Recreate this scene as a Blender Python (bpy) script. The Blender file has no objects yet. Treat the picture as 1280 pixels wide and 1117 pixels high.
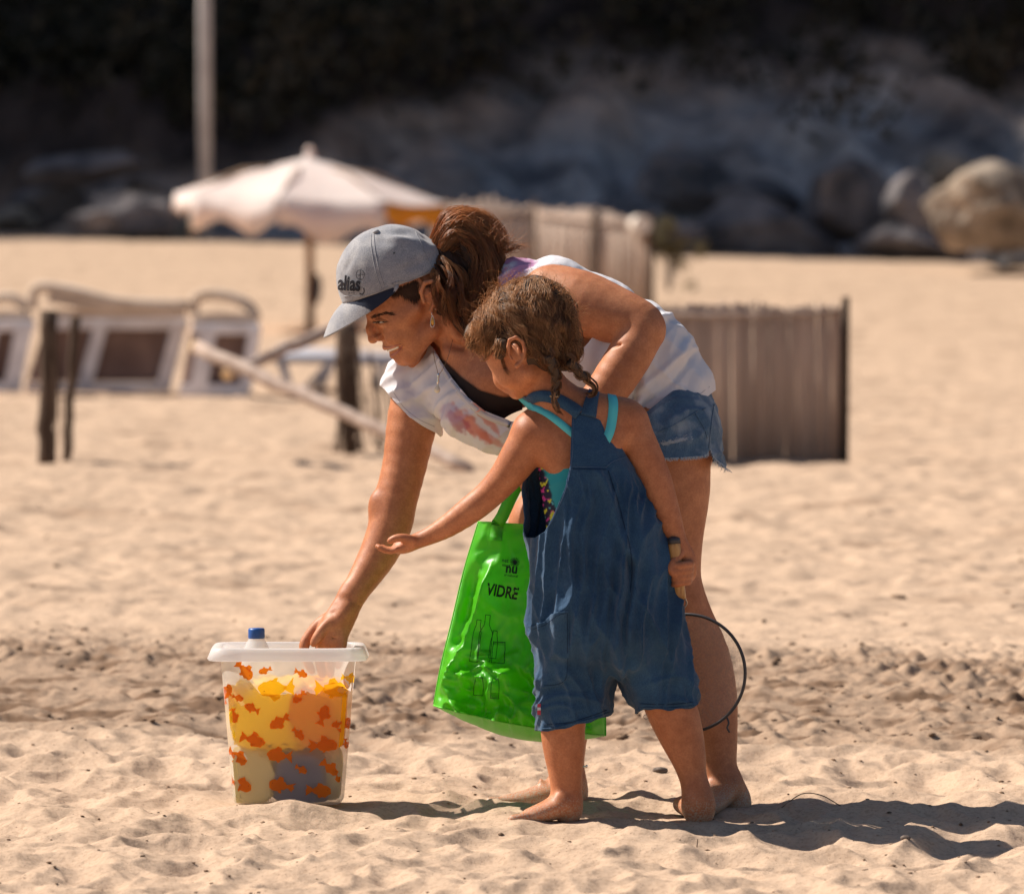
import bpy, bmesh, math, random, os
import numpy as np
from mathutils import Vector, Matrix
from mathutils.bvhtree import BVHTree

random.seed(7)
rng = np.random.default_rng(7)
scene = bpy.context.scene
R = math.radians

# ------------------------------------------------------------------ camera
CAM_H, CAM_Y, LENS = 1.10, -10.5, 200.0
PITCH = math.atan((558.5 - 270.0) / (1280 * LENS / 36.0))
cam_data = bpy.data.cameras.new('camera')
cam = bpy.data.objects.new('camera', cam_data)
scene.collection.objects.link(cam)
cam.location = (0, CAM_Y, CAM_H)
cam.rotation_euler = (math.pi / 2 - PITCH, 0, 0)
cam_data.lens = LENS
cam_data.sensor_width = 36
cam_data.clip_start = 0.5
cam_data.clip_end = 600
cam_data.dof.use_dof = True
cam_data.dof.focus_distance = 10.38
cam_data.dof.aperture_fstop = 6.2
scene.camera = cam

# ------------------------------------------------------------------ light
SUN_EL, SUN_AZ = R(47), R(22)          # azimuth: angle behind the left side
sun_from = Vector((-math.cos(SUN_AZ) * math.cos(SUN_EL), math.sin(SUN_AZ) * math.cos(SUN_EL), math.sin(SUN_EL)))
sun_data = bpy.data.lights.new('sun', 'SUN')
sun_data.energy = 5.0
sun_data.angle = R(0.55)
sun_data.color = (1.0, 0.92, 0.81)
sun = bpy.data.objects.new('sun', sun_data)
scene.collection.objects.link(sun)
sun.rotation_euler = sun_from.to_track_quat('Z', 'Y').to_euler()
sun.location = (-10, 10, 20)
world = bpy.data.worlds.new('World')
scene.world = world
world.use_nodes = True
wn = world.node_tree
wn.nodes.clear()
w_out = wn.nodes.new('ShaderNodeOutputWorld')
w_bg = wn.nodes.new('ShaderNodeBackground')
w_sky = wn.nodes.new('ShaderNodeTexSky')
w_sky.sky_type = 'NISHITA'
w_sky.sun_disc = False
w_sky.sun_elevation = SUN_EL
w_sky.sun_rotation = math.atan2(sun_from.x, sun_from.y)
w_sky.altitude = 5
w_bg.inputs['Strength'].default_value = 0.058
wn.links.new(w_sky.outputs[0], w_bg.inputs['Color'])
wn.links.new(w_bg.outputs[0], w_out.inputs['Surface'])
scene.view_settings.view_transform = 'Standard'
scene.view_settings.look = 'None'
scene.view_settings.exposure = 0.52
scene.view_settings.gamma = 1.0
scene.view_settings.use_curve_mapping = False
scene.cycles.max_bounces = 8
scene.cycles.diffuse_bounces = 4
scene.cycles.transparent_max_bounces = 16
scene.cycles.transmission_bounces = 8

# ------------------------------------------------------------------ measuring helpers
FPX = 1280 * LENS / 36.0
CA, SA = math.cos(PITCH), math.sin(PITCH)

def P(px, py, Y):
    """world point that stands at depth Y on the sight line of photo pixel (px, py)"""
    px = np.asarray(px, float); py = np.asarray(py, float); Y = np.asarray(Y, float)
    dx = (px - 640) / FPX; dy = -(py - 558.5) / FPX
    t = (Y - CAM_Y) / (CA + dy * SA)
    return np.stack([dx * t, Y + 0 * dx, CAM_H + t * (-SA + dy * CA)], -1)

def proj(pts):
    pts = np.asarray(pts, float)
    X = pts[..., 0]; Y = pts[..., 1] - CAM_Y; Z = pts[..., 2] - CAM_H
    f = Y * CA - Z * SA; u = Y * SA + Z * CA
    return 640 + FPX * X / f, 558.5 - FPX * u / f

def mpp(Y):                       # metres per photo pixel at depth Y
    return (Y - CAM_Y) / FPX

# ------------------------------------------------------------------ noise
_perm = rng.permutation(256)
_perm = np.concatenate([_perm, _perm, _perm]).astype(np.int64)
_g3 = rng.normal(size=(256, 3)); _g3 /= np.linalg.norm(_g3, axis=1)[:, None]
_g3 = _g3.astype(np.float32)

def noise3(x, y, z):
    xi = np.floor(x).astype(np.int64); yi = np.floor(y).astype(np.int64); zi = np.floor(z).astype(np.int64)
    xf = (x - xi).astype(np.float32); yf = (y - yi).astype(np.float32); zf = (z - zi).astype(np.float32)
    u = xf * xf * xf * (xf * (xf * 6 - 15) + 10); v = yf * yf * yf * (yf * (yf * 6 - 15) + 10)
    w = zf * zf * zf * (zf * (zf * 6 - 15) + 10)
    xi &= 255; yi &= 255; zi &= 255
    out = 0
    for a in (0, 1):
        pa = _perm[xi + a]; wa = u if a else 1 - u
        for b in (0, 1):
            pb = _perm[pa + yi + b]; wb = v if b else 1 - v
            for c in (0, 1):
                g = _g3[_perm[pb + zi + c]]
                wc = w if c else 1 - w
                out = out + wa * wb * wc * (g[..., 0] * (xf - a) + g[..., 1] * (yf - b) + g[..., 2] * (zf - c))
    return out * 1.6

def fbm(p, scale, octaves=3, seed=0.0, gain=0.5):
    p = np.asarray(p, float)
    out = 0; a = 1.0; f = 1.0 / scale
    for o in range(octaves):
        out = out + a * noise3(p[..., 0] * f + 17.3 * o + seed, p[..., 1] * f + 5.1 * seed + 3.7 * o, p[..., 2] * f + 9.2 * o)
        a *= gain; f *= 2.03
    return out

def sstep(a, b, x):
    t = np.clip((x - a) / (b - a), 0, 1)
    return t * t * (3 - 2 * t)

# ------------------------------------------------------------------ objects
def tag(o, label=None, cat=None, group=None, kind=None):
    if label: o['label'] = label
    if cat: o['category'] = cat
    if group: o['group'] = group
    if kind: o['kind'] = kind
    return o

def empty(name, loc):
    o = bpy.data.objects.new(name, None)
    scene.collection.objects.link(o)
    o.empty_display_size = 0.1
    o.location = loc
    return o

def link_mesh(name, me, mat=None, parent=None, smooth=True):
    o = bpy.data.objects.new(name, me)
    scene.collection.objects.link(o)
    if mat is not None: me.materials.append(mat)
    if smooth and len(me.polygons):
        me.polygons.foreach_set('use_smooth', np.ones(len(me.polygons), bool))
    if parent is not None:
        o.parent = parent
        q = parent; off = Vector((0, 0, 0))
        while q is not None:                     # parents are never rotated here
            off += q.location; q = q.parent
        o.location = -off
    return o

def np_mesh(name, V, F):
    """V (n,3), F list or (m,3)/(m,4) array"""
    me = bpy.data.meshes.new(name)
    V = np.asarray(V, np.float32)
    if isinstance(F, np.ndarray):
        m, k = F.shape
        me.vertices.add(len(V)); me.vertices.foreach_set('co', V.ravel())
        me.loops.add(m * k); me.loops.foreach_set('vertex_index', F.astype(np.int32).ravel())
        me.polygons.add(m)
        me.polygons.foreach_set('loop_start', np.arange(0, m * k, k, dtype=np.int32))
        me.polygons.foreach_set('loop_total', np.full(m, k, np.int32))
        me.update(calc_edges=True)
    else:
        me.from_pydata([tuple(v) for v in V], [], F)
        me.update()
    me.validate()
    return me

def add_mesh(name, V, F, mat=None, parent=None, smooth=True):
    return link_mesh(name, np_mesh(name, V, F), mat, parent, smooth)

class MB:
    """collects simple shapes into one mesh"""
    def __init__(s): s.V = []; s.F = []
    def add(s, V, F):
        n = len(s.V); s.V += [tuple(map(float, v)) for v in V]; s.F += [tuple(i + n for i in f) for f in F]
        return s
    def box(s, c, size, M=None):
        c = np.array(c, float); h = np.array(size, float) / 2
        V = []
        for x in (-1, 1):
            for y in (-1, 1):
                for z in (-1, 1):
                    v = np.array([x, y, z]) * h
                    if M is not None: v = np.array(M @ Vector(v))
                    V.append(c + v)
        return s.add(V, [(0, 1, 3, 2), (4, 6, 7, 5), (0, 4, 5, 1), (2, 3, 7, 6), (0, 2, 6, 4), (1, 5, 7, 3)])
    def tube(s, pts, rad, n=8, cap=True, flat=None):
        pts = np.array(pts, float); m = len(pts)
        rad = np.full(m, rad) if np.isscalar(rad) else np.array(rad, float)
        T = np.gradient(pts, axis=0); T /= np.linalg.norm(T, axis=1)[:, None] + 1e-12
        up = np.array([0, 0, 1.0]) if abs(T[0][2]) < 0.9 else np.array([0, 1.0, 0])
        N = np.cross(T[0], up); N /= np.linalg.norm(N)
        V = []
        for i in range(m):
            N = N - T[i] * np.dot(N, T[i]); N /= np.linalg.norm(N) + 1e-12
            B = np.cross(T[i], N)
            for j in range(n):
                a = 2 * math.pi * j / n
                V.append(pts[i] + rad[i] * (math.cos(a) * N + math.sin(a) * B * (flat or 1)))
        F = []
        for i in range(m - 1):
            for j in range(n):
                k = (j + 1) % n
                F.append((i * n + j, i * n + k, (i + 1) * n + k, (i + 1) * n + j))
        if cap:
            F.append(tuple(range(n))[::-1]); F.append(tuple((m - 1) * n + j for j in range(n)))
        return s.add(V, F)
    def lathe(s, prof, c=(0, 0, 0), n=24, sq=None):
        V = []; F = []; c = np.array(c, float)
        for (r, z) in prof:
            for j in range(n):
                a = 2 * math.pi * (j + .5) / n
                x, y = math.cos(a), math.sin(a)
                if sq:
                    q = (abs(x) ** sq + abs(y) ** sq) ** (-1 / sq); x *= q; y *= q
                V.append(c + np.array([r * x, r * y, z]))
        for i in range(len(prof) - 1):
            for j in range(n):
                k = (j + 1) % n
                F.append((i * n + j, i * n + k, (i + 1) * n + k, (i + 1) * n + j))
        return s.add(V, F)
    def build(s, name, mat=None, parent=None, smooth=False, bevel=0):
        me = bpy.data.meshes.new(name); me.from_pydata(s.V, [], s.F); me.update()
        o = link_mesh(name, me, mat, parent, smooth)
        if bevel:
            b = o.modifiers.new('bevel', 'BEVEL'); b.width = bevel; b.segments = 2; b.limit_method = 'ANGLE'
        return o

def catmull(pts, sub):
    pts = np.asarray(pts, float)
    if len(pts) < 3 or sub <= 1: 
        return pts
    p = np.vstack([2 * pts[0] - pts[1], pts, 2 * pts[-1] - pts[-2]])
    out = []
    for i in range(1, len(p) - 2):
        for k in range(sub):
            t = k / sub
            out.append(0.5 * ((2 * p[i]) + (-p[i - 1] + p[i + 1]) * t + (2 * p[i - 1] - 5 * p[i] + 4 * p[i + 1] - p[i + 2]) * t * t
                              + (-p[i - 1] + 3 * p[i] - 3 * p[i + 1] + p[i + 2]) * t ** 3))
    out.append(p[-2])
    return np.array(out)

# ------------------------------------------------------------------ signed distance bodies -> one continuous mesh
class Field:
    def __init__(s, xs, ys, zs):
        s.ax = [np.asarray(a, np.float32) for a in (xs, ys, zs)]
        s.D = np.full([len(a) for a in s.ax], 1.0, np.float32)
    def _win(s, lo, hi):
        sl = []
        for a, l, h in zip(s.ax, lo, hi):
            i0 = max(0, int(np.searchsorted(a, l)) - 1); i1 = min(len(a), int(np.searchsorted(a, h)) + 1)
            if i1 <= i0: return None, None
            sl.append(slice(i0, i1))
        g = [a[q] for a, q in zip(s.ax, sl)]
        return tuple(sl), (g[0][:, None, None], g[1][None, :, None], g[2][None, None, :])
    def _mix(s, sl, d, k, op):
        D = s.D[sl]
        if op == 'sub':
            d = -d
            h = np.maximum(k - np.abs(D - d), 0) / max(k, 1e-6)
            s.D[sl] = np.maximum(D, d) + h * h * k * .25
        else:
            h = np.maximum(k - np.abs(D - d), 0) / max(k, 1e-6)
            s.D[sl] = np.minimum(D, d) - h * h * k * .25
    def cap(s, A, B, ra, rb, k=.01, squash=None, op='add'):
        A = np.asarray(A, np.float32); B = np.asarray(B, np.float32)
        m = max(ra, rb) * (1.0 if not squash else max(1.0, squash[1])) + k + .012
        lo = np.minimum(A, B) - m; hi = np.maximum(A, B) + m
        sl, g = s._win(lo, hi)
        if sl is None: return
        x, y, z = g
        fm = 1.0
        if squash:
            ax, f = squash; ax = np.asarray(ax, np.float32); ax = ax / np.linalg.norm(ax)
            C = (A + B) / 2
            t = (x - C[0]) * ax[0] + (y - C[1]) * ax[1] + (z - C[2]) * ax[2]
            q = np.float32(1 / f - 1)
            x = x + q * t * ax[0]; y = y + q * t * ax[1]; z = z + q * t * ax[2]
            ta = np.dot(A - C, ax); tb = np.dot(B - C, ax)
            A = A + q * ta * ax; B = B + q * tb * ax
            fm = min(1.0, f)
        ba = B - A; L = float(np.dot(ba, ba)) + 1e-12
        px = x - A[0]; py = y - A[1]; pz = z - A[2]
        h = np.clip((px * ba[0] + py * ba[1] + pz * ba[2]) / L, 0, 1)
        d = np.sqrt((px - h * ba[0]) ** 2 + (py - h * ba[1]) ** 2 + (pz - h * ba[2]) ** 2) - (ra + (rb - ra) * h)
        s._mix(sl, (d * fm).astype(np.float32), k, op)
    def ell(s, C, axes, rad, k=.01, op='add'):
        C = np.asarray(C, np.float32); axes = [np.asarray(a, np.float32) / np.linalg.norm(a) for a in axes]
        m = max(rad) + k + .012
        sl, g = s._win(C - m, C + m)
        if sl is None: return
        x, y, z = g[0] - C[0], g[1] - C[1], g[2] - C[2]
        k0 = 0; k1 = 0
        for a, r in zip(axes, rad):
            t = x * a[0] + y * a[1] + z * a[2]
            k0 = k0 + (t / r) ** 2; k1 = k1 + (t / (r * r)) ** 2
        k0 = np.sqrt(k0); k1 = np.sqrt(k1) + 1e-9
        s._mix(sl, (k0 * (k0 - 1) / k1).astype(np.float32), k, op)
    def chain(s, pts, k=.012, squash=None, sub=3, op='add', rs=1.0, grow=0.0):
        """pts: (px, py, Y, r_px)"""
        q = catmull(np.array(pts, float), sub)
        W = P(q[:, 0], q[:, 1], q[:, 2]); rr = q[:, 3] * mpp(q[:, 2]) * rs + grow
        for i in range(len(q) - 1):
            s.cap(W[i], W[i + 1], rr[i], rr[i + 1], k if i == 0 else min(k, .004), squash, op)
    def mesh(s):
        D = s.D; nx, ny, nz = D.shape
        ins = D < 0
        c = np.zeros((nx - 1, ny - 1, nz - 1), np.int8)
        for a in (0, 1):
            for b in (0, 1):
                for e in (0, 1):
                    c += ins[a:nx - 1 + a, b:ny - 1 + b, e:nz - 1 + e]
        act = np.argwhere((c > 0) & (c < 8)); del c
        idx = {}
        vid = np.full((nx - 1, ny - 1, nz - 1), -1, np.int32)
        vid[act[:, 0], act[:, 1], act[:, 2]] = np.arange(len(act))
        S = np.zeros((len(act), 3)); N = np.zeros(len(act))
        I, J, K = act.T
        xs, ys, zs = s.ax
        for a in range(3):
            o = [b for b in range(3) if b != a]
            for u in (0, 1):
                for v in (0, 1):
                    off0 = [0, 0, 0]; off0[o[0]] = u; off0[o[1]] = v
                    off1 = list(off0); off1[a] = 1
                    d0 = D[I + off0[0], J + off0[1], K + off0[2]].astype(float); d1 = D[I + off1[0], J + off1[1], K + off1[2]].astype(float)
                    cr = (d0 < 0) != (d1 < 0)
                    t = np.where(cr, d0 / np.where(cr, d0 - d1, 1), 0)
                    p0 = np.stack([xs[I + off0[0]], ys[J + off0[1]], zs[K + off0[2]]], 1).astype(float)
                    p1 = np.stack([xs[I + off1[0]], ys[J + off1[1]], zs[K + off1[2]]], 1).astype(float)
                    p = p0 + (p1 - p0) * t[:, None]
                    S += np.where(cr[:, None], p, 0); N += cr
        V = S / N[:, None]
        F = []
        for a in range(3):
            o = [(a + 1) % 3, (a + 2) % 3]
            sh0 = [slice(1, -1)] * 3; sh0[a] = slice(0, -1)
            sh1 = [slice(1, -1)] * 3; sh1[a] = slice(1, None)
            A = ins[tuple(sh0)]; B = ins[tuple(sh1)]
            e = np.argwhere(A != B)
            if len(e) == 0: continue
            neg = A[e[:, 0], e[:, 1], e[:, 2]]
            base = e + 1; base[:, a] -= 1
            q = []
            for (du, dv) in ((0, 0), (-1, 0), (-1, -1), (0, -1)):
                c_ = base.copy(); c_[:, o[0]] += du; c_[:, o[1]] += dv
                q.append(vid[c_[:, 0], c_[:, 1], c_[:, 2]])
            q = np.stack(q, 1)
            q[~neg] = q[~neg][:, ::-1]
            F.append(q)
        F = np.concatenate(F)
        F = F[(F >= 0).all(1)]
        return V, F

def lap(V, F, it=1, lam=.5, w=None):
    """smooth quads"""
    E = np.concatenate([F[:, [i, (i + 1) % F.shape[1]]] for i in range(F.shape[1])])
    n = len(V)
    for _ in range(it):
        S = np.stack([np.bincount(E[:, 0], V[E[:, 1], c], n) + np.bincount(E[:, 1], V[E[:, 0], c], n) for c in range(3)], 1)
        C = np.bincount(E[:, 0], minlength=n) + np.bincount(E[:, 1], minlength=n)
        m = S / np.maximum(C, 1)[:, None]
        q = lam if w is None else (lam * w)[:, None]
        V = V + (m - V) * q
    return V

def vnormals(V, F):
    a = V[F[:, 0]]; b = V[F[:, 1]]; c = V[F[:, 2]]
    n = np.cross(b - a, c - a)
    if F.shape[1] == 4:
        n = n + np.cross(c - a, V[F[:, 3]] - a)
    N = np.zeros_like(V)
    for k in range(F.shape[1]):
        for j in range(3):
            N[:, j] += np.bincount(F[:, k], n[:, j], len(V))
    return N / (np.linalg.norm(N, axis=1)[:, None] + 1e-12)

def clip(V, F, s):
    """keep the part of the surface where s < 0; clean cut edges; returns triangles"""
    if F.shape[1] == 4:
        F = np.concatenate([F[:, [0, 1, 2]], F[:, [0, 2, 3]]])
    ins = s < 0
    cnt = ins[F].sum(1)
    keep = F[cnt == 3]
    cross = F[(cnt == 1) | (cnt == 2)]
    V = list(map(tuple, V)); new = []; cache = {}
    def mid(a, b):
        key = (a, b) if a < b else (b, a)
        if key not in cache:
            t = s[a] / (s[a] - s[b]); t = min(max(t, .02), .98)
            pa, pb = V[a], V[b]
            V.append(tuple(pa[i] + (pb[i] - pa[i]) * t for i in range(3)))
            cache[key] = len(V) - 1
        return cache[key]
    for f in cross.tolist():
        for r in range(3):
            a, b, c = f[r], f[(r + 1) % 3], f[(r + 2) % 3]
            ia, ib, ic = ins[a], ins[b], ins[c]
            if ia and not ib and not ic:
                new.append((a, mid(a, b), mid(a, c))); break
            if ia and ib and not ic:
                m1 = mid(b, c); m2 = mid(a, c)
                new.append((a, b, m1)); new.append((a, m1, m2)); break
    F = np.concatenate([keep, np.array(new, np.int64).reshape(-1, 3)])
    V = np.array(V)
    used = np.unique(F); mp = np.full(len(V), -1, np.int64); mp[used] = np.arange(len(used))
    return V[used], mp[F]

def poly_sd(px, py, poly):
    """signed distance in pixels to a polygon, negative inside"""
    poly = np.asarray(poly, float); n = len(poly)
    d = np.full(px.shape, 1e9); inside = np.zeros(px.shape, bool)
    for i in range(n):
        a = poly[i]; b = poly[(i + 1) % n]
        e = b - a; wx = px - a[0]; wy = py - a[1]
        t = np.clip((wx * e[0] + wy * e[1]) / (e @ e + 1e-9), 0, 1)
        d = np.minimum(d, (wx - e[0] * t) ** 2 + (wy - e[1] * t) ** 2)
        c = ((a[1] <= py) & (b[1] > py)) | ((b[1] <= py) & (a[1] > py))
        xx = a[0] + (py - a[1]) * e[0] / (e[1] if abs(e[1]) > 1e-9 else 1e-9)
        inside ^= c & (px < xx)
    d = np.sqrt(d)
    return np.where(inside, -d, d)

def ribbon(pts, nrm, width, thick=.0012, lift=.0006):
    """flat band along pts on a surface, nrm the surface normals, as a closed strip"""
    pts = np.asarray(pts, float); nrm = np.asarray(nrm, float); m = len(pts)
    T = np.gradient(pts, axis=0); T /= np.linalg.norm(T, axis=1)[:, None] + 1e-12
    S = np.cross(T, nrm); S /= np.linalg.norm(S, axis=1)[:, None] + 1e-12
    w = np.full(m, width / 2) if np.isscalar(width) else np.asarray(width) / 2
    w = w[:, None]
    a = pts - S * w + nrm * lift; b = pts + S * w + nrm * lift
    c = b + nrm * thick; d = a + nrm * thick
    V = np.stack([a, b, c, d], 1).reshape(-1, 3); F = []
    for i in range(m - 1):
        for j in range(4):
            k = (j + 1) % 4
            F.append((i * 4 + j, (i + 1) * 4 + j, (i + 1) * 4 + k, i * 4 + k))
    F.append((0, 1, 2, 3)); F.append(tuple((m - 1) * 4 + q for q in (3, 2, 1, 0)))
    return V, F

class Surf:
    """ray lookup on a finished surface: from the camera side"""
    def __init__(s, V, F):
        s.t = BVHTree.FromPolygons([tuple(v) for v in V], [tuple(int(i) for i in f) for f in F])
    def hit(s, px, py, miss=None):
        a = Vector((0, CAM_Y, CAM_H)); b = Vector(P(px, py, 0.0)); d = (b - a).normalized()
        h = s.t.ray_cast(a, d)
        if h[0] is None:
            q = s.t.find_nearest(Vector(P(px, py, miss if miss is not None else 0.0)))
            return np.array(q[0]), np.array(q[1])
        n = h[1]
        if n.dot(d) > 0: n = -n
        return np.array(h[0]), np.array(n)
    def path(s, pts, step=4, miss=None):
        pts = catmull(pts, 6); q = [pts[0]]
        for p in pts[1:]:
            if np.linalg.norm(p - q[-1]) >= step: q.append(p)
        q.append(pts[-1])
        h = [s.hit(p[0], p[1], miss) for p in q]
        A = np.array([x[0] for x in h]); N = np.array([x[1] for x in h])
        if len(A) > 4:
            N[1:-1] = (N[:-2] + 2 * N[1:-1] + N[2:]); N /= np.linalg.norm(N, axis=1)[:, None] + 1e-9
        return A, N

def tubes(curves, rad, n=3, taper=True):
    """many strands -> V,F ; curves (m, s, 3)"""
    C = np.asarray(curves, float); m, s_, _ = C.shape
    T = np.gradient(C, axis=1); T /= np.linalg.norm(T, axis=2)[..., None] + 1e-12
    up = np.array([.3, -.5, .8]); up /= np.linalg.norm(up)
    N = np.cross(T, up); N /= np.linalg.norm(N, axis=2)[..., None] + 1e-9
    B = np.cross(T, N)
    r = np.broadcast_to(np.asarray(rad, float).reshape(-1, 1), (m, s_)).copy()
    if taper:
        r *= (1 - .75 * np.linspace(0, 1, s_) ** 2)[None]
    ang = np.arange(n) * 2 * math.pi / n
    V = C[:, :, None, :] + r[:, :, None, None] * (np.cos(ang)[None, None, :, None] * N[:, :, None, :] + np.sin(ang)[None, None, :, None] * B[:, :, None, :])
    V = V.reshape(-1, 3)
    i = np.arange(m)[:, None, None] * (s_ * n); j = np.arange(s_ - 1)[None, :, None] * n; k = np.arange(n)[None, None, :]
    k2 = (k + 1) % n
    F = np.stack([i + j + k, i + j + k2, i + j + n + k2, i + j + n + k], -1).reshape(-1, 4)
    return V, F

# ------------------------------------------------------------------ materials
def mat(name, col, rough=.7, **kw):
    m = bpy.data.materials.new(name); m.use_nodes = True
    nt = m.node_tree; b = nt.nodes['Principled BSDF']
    b.inputs['Base Color'].default_value = (*col, 1); b.inputs['Roughness'].default_value = rough
    b.inputs['Specular IOR Level'].default_value = kw.get('spec', .3)
    if 'metal' in kw: b.inputs['Metallic'].default_value = kw['metal']
    if kw.get('sheen'): b.inputs['Sheen Weight'].default_value = kw['sheen']
    if kw.get('sss'):
        b.inputs['Subsurface Weight'].default_value = kw['sss']
        b.inputs['Subsurface Radius'].default_value = kw.get('sssr', (1.0, .35, .15))
        b.inputs['Subsurface Scale'].default_value = kw.get('ssss', .01)
    return m, nt, b

def N(nt, typ, **kw):
    n = nt.nodes.new(typ)
    for k, v in kw.items():
        if k in ('operation', 'blend_type', 'data_type', 'attribute_name', 'noise_dimensions', 'wave_type', 'bands_direction', 'feature', 'interpolation'):
            setattr(n, k, v)
        else:
            n.inputs[k].default_value = v
    return n

def coords(nt, scale=(1, 1, 1), rot=(0, 0, 0)):
    g = nt.nodes.new('ShaderNodeNewGeometry')
    mp = nt.nodes.new('ShaderNodeMapping')
    mp.inputs['Scale'].default_value = scale; mp.inputs['Rotation'].default_value = rot
    nt.links.new(g.outputs['Position'], mp.inputs['Vector'])
    return mp.outputs[0]

def vary(nt, b, c1, c2, scale=10, detail=4, vec=None, lo=.35, hi=.65, sock='Base Color', rough=.5):
    n = N(nt, 'ShaderNodeTexNoise', Scale=scale, Detail=detail, Roughness=rough)
    nt.links.new(vec if vec is not None else coords(nt), n.inputs['Vector'])
    r = nt.nodes.new('ShaderNodeValToRGB')
    r.color_ramp.elements[0].position = lo; r.color_ramp.elements[0].color = (*c1, 1)
    r.color_ramp.elements[1].position = hi; r.color_ramp.elements[1].color = (*c2, 1)
    nt.links.new(n.outputs['Fac'], r.inputs['Fac'])
    if b is not None: nt.links.new(r.outputs['Color'], b.inputs[sock])
    return n, r

def bump(nt, b, scale=50, strength=.3, dist=.002, detail=3, vec=None, prev=None, rough=.5):
    n = N(nt, 'ShaderNodeTexNoise', Scale=scale, Detail=detail, Roughness=rough)
    nt.links.new(vec if vec is not None else coords(nt), n.inputs['Vector'])
    k = nt.nodes.new('ShaderNodeBump'); k.inputs['Strength'].default_value = strength; k.inputs['Distance'].default_value = dist
    nt.links.new(n.outputs['Fac'], k.inputs['Height'])
    if prev is not None: nt.links.new(prev, k.inputs['Normal'])
    nt.links.new(k.outputs[0], b.inputs['Normal'])
    return k.outputs[0]

def mixc(nt, fac, a, b, blend='MIX'):
    m = nt.nodes.new('ShaderNodeMix'); m.data_type = 'RGBA'; m.blend_type = blend
    for sock, v in ((0, fac), (6, a), (7, b)):
        if hasattr(v, 'links') or hasattr(v, 'is_linked'): nt.links.new(v, m.inputs[sock])
        elif sock == 0: m.inputs[0].default_value = v
        else: m.inputs[sock].default_value = (*v, 1)
    return m.outputs[2]

def translucent(m, nt, b, col, amt):
    """let light through thin cloth, plastic or leaves"""
    out = [n for n in nt.nodes if n.type == 'OUTPUT_MATERIAL'][0]
    t = nt.nodes.new('ShaderNodeBsdfTranslucent')
    if col is not None: t.inputs['Color'].default_value = (*col, 1)
    else:
        for l in list(b.inputs['Base Color'].links): nt.links.new(l.from_socket, t.inputs['Color'])
    mx = nt.nodes.new('ShaderNodeMixShader'); mx.inputs[0].default_value = amt
    nt.links.new(b.outputs[0], mx.inputs[1]); nt.links.new(t.outputs[0], mx.inputs[2])
    nt.links.new(mx.outputs[0], out.inputs['Surface'])
    return mx
# ================================================================== SAND
def base_ground(x, y):
    d = y - CAM_Y
    z = np.interp(d, [0, 46, 52, 58, 66, 76, 90, 140], [0, 0, .10, .36, .68, .86, 1.0, 1.2])
    z = z - sstep(50, 68, d) * .030 * np.clip(x, -9, 9)
    return z

# things that press a level into the sand: x, y, radius, level
PINS = []
def pin(px, py, Y, r, dz=0.0):
    p = P(px, py, Y); PINS.append((p[0], Y, r, p[2] + dz))
pin(360, 1006, .13, .20, .001)            # bucket
pin(905, 1010, .02, .06, 0)               # woman's near foot
pin(670, 1004, .20, .10, .004)               # woman's far foot
pin(690, 1029, -.25, .075, .004); pin(646, 1028, -.27, .05, .011)              # child's left foot
pin(872, 1027, -.26, .06, .004)              # child's right foot

def ground(x, y, fine=True):
    x = np.asarray(x, float); y = np.asarray(y, float)
    z = base_ground(x, y)
    p = np.stack([x, y, 0 * x], -1)
    q = p * np.array([1.0, .8, 1])
    near = 1 - sstep(1.2, 2.4, y + .25 * x)
    far = sstep(2.0, 6.0, y)
    # trampled hummocks: rounded hollows with soft crests
    n1 = fbm(q, .34, 2, 1.3); n2 = fbm(q, .15, 2, 4.1); n3 = fbm(q, .06, 2, 7.7)
    hum = (.012 - np.abs(n1) * .046) + (.006 - np.abs(n2) * .028) + n3 * .006
    z = z + hum * (.35 + .65 * near) * (1 - .35 * far)
    # the churned darker strip, a low bank that faces the camera
    c = y + .28 * x
    band = sstep(1.25, 1.9, c) * (1 - sstep(2.9, 4.3, c))
    z = z + .055 * sstep(1.3, 3.4, c) * (1 - sstep(9, 20, y) )
    cl = fbm(q, .10, 3, 11.0, .6); cl2 = fbm(p, .035, 2, 15.0)
    z = z + band * (np.abs(cl) * .019 - .006 + np.maximum(cl2, 0) * .007) * (.5 + 1.2 * np.clip(fbm(q, .7, 2, 51.) + .35, 0, 1))
    # wide blotches of footprints up the beach
    m1 = fbm(q, .55, 3, 21.0, .55); m2 = fbm(q, .22, 2, 25.0)
    z = z + far * (1 - .6 * sstep(25, 60, y)) * (m1 * .024 - np.abs(m2) * .022)
    z = z + sstep(0.5, 3, y) * (1 - sstep(12, 22, y)) * np.minimum(fbm(q, .11, 2, 31.) , 0.05) * .012
    if fine:
        z = z + (1 - sstep(3, 8, y)) * (fbm(p, .022, 2, 41.0) * .0013)
    for (a, b, r, lv) in PINS:
        w = np.exp(-(((x - a) ** 2 + ((y - b) * .8) ** 2) / (r * r)) ** 1.5)
        z = z * (1 - w) + w * lv
    # mounds and hollows one can point to
    for (px, py, Y, rx, ry, hh) in ((330, 1010, -.09, .10, .05, .012), (392, 1008, -.09, .085, .05, .020), (470, 1010, -.03, .13, .09, -.006),
                                    (545, 1024, -.12, .09, .07, -.016), (270, 950, .55, .12, .10, -.03), (900, 1040, -.42, .20, .06, -.010),
                                    (800, 1060, -.55, .25, .05, .010), (690, 985, .33, .03, .03, -.01), (240, 925, .85, .14, .07, .016)):
        a = P(px, py, Y)[0]
        z = z + hh * np.exp(-((x - a) / rx) ** 2 - ((y - Y) / ry) ** 2)
    return z

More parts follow.
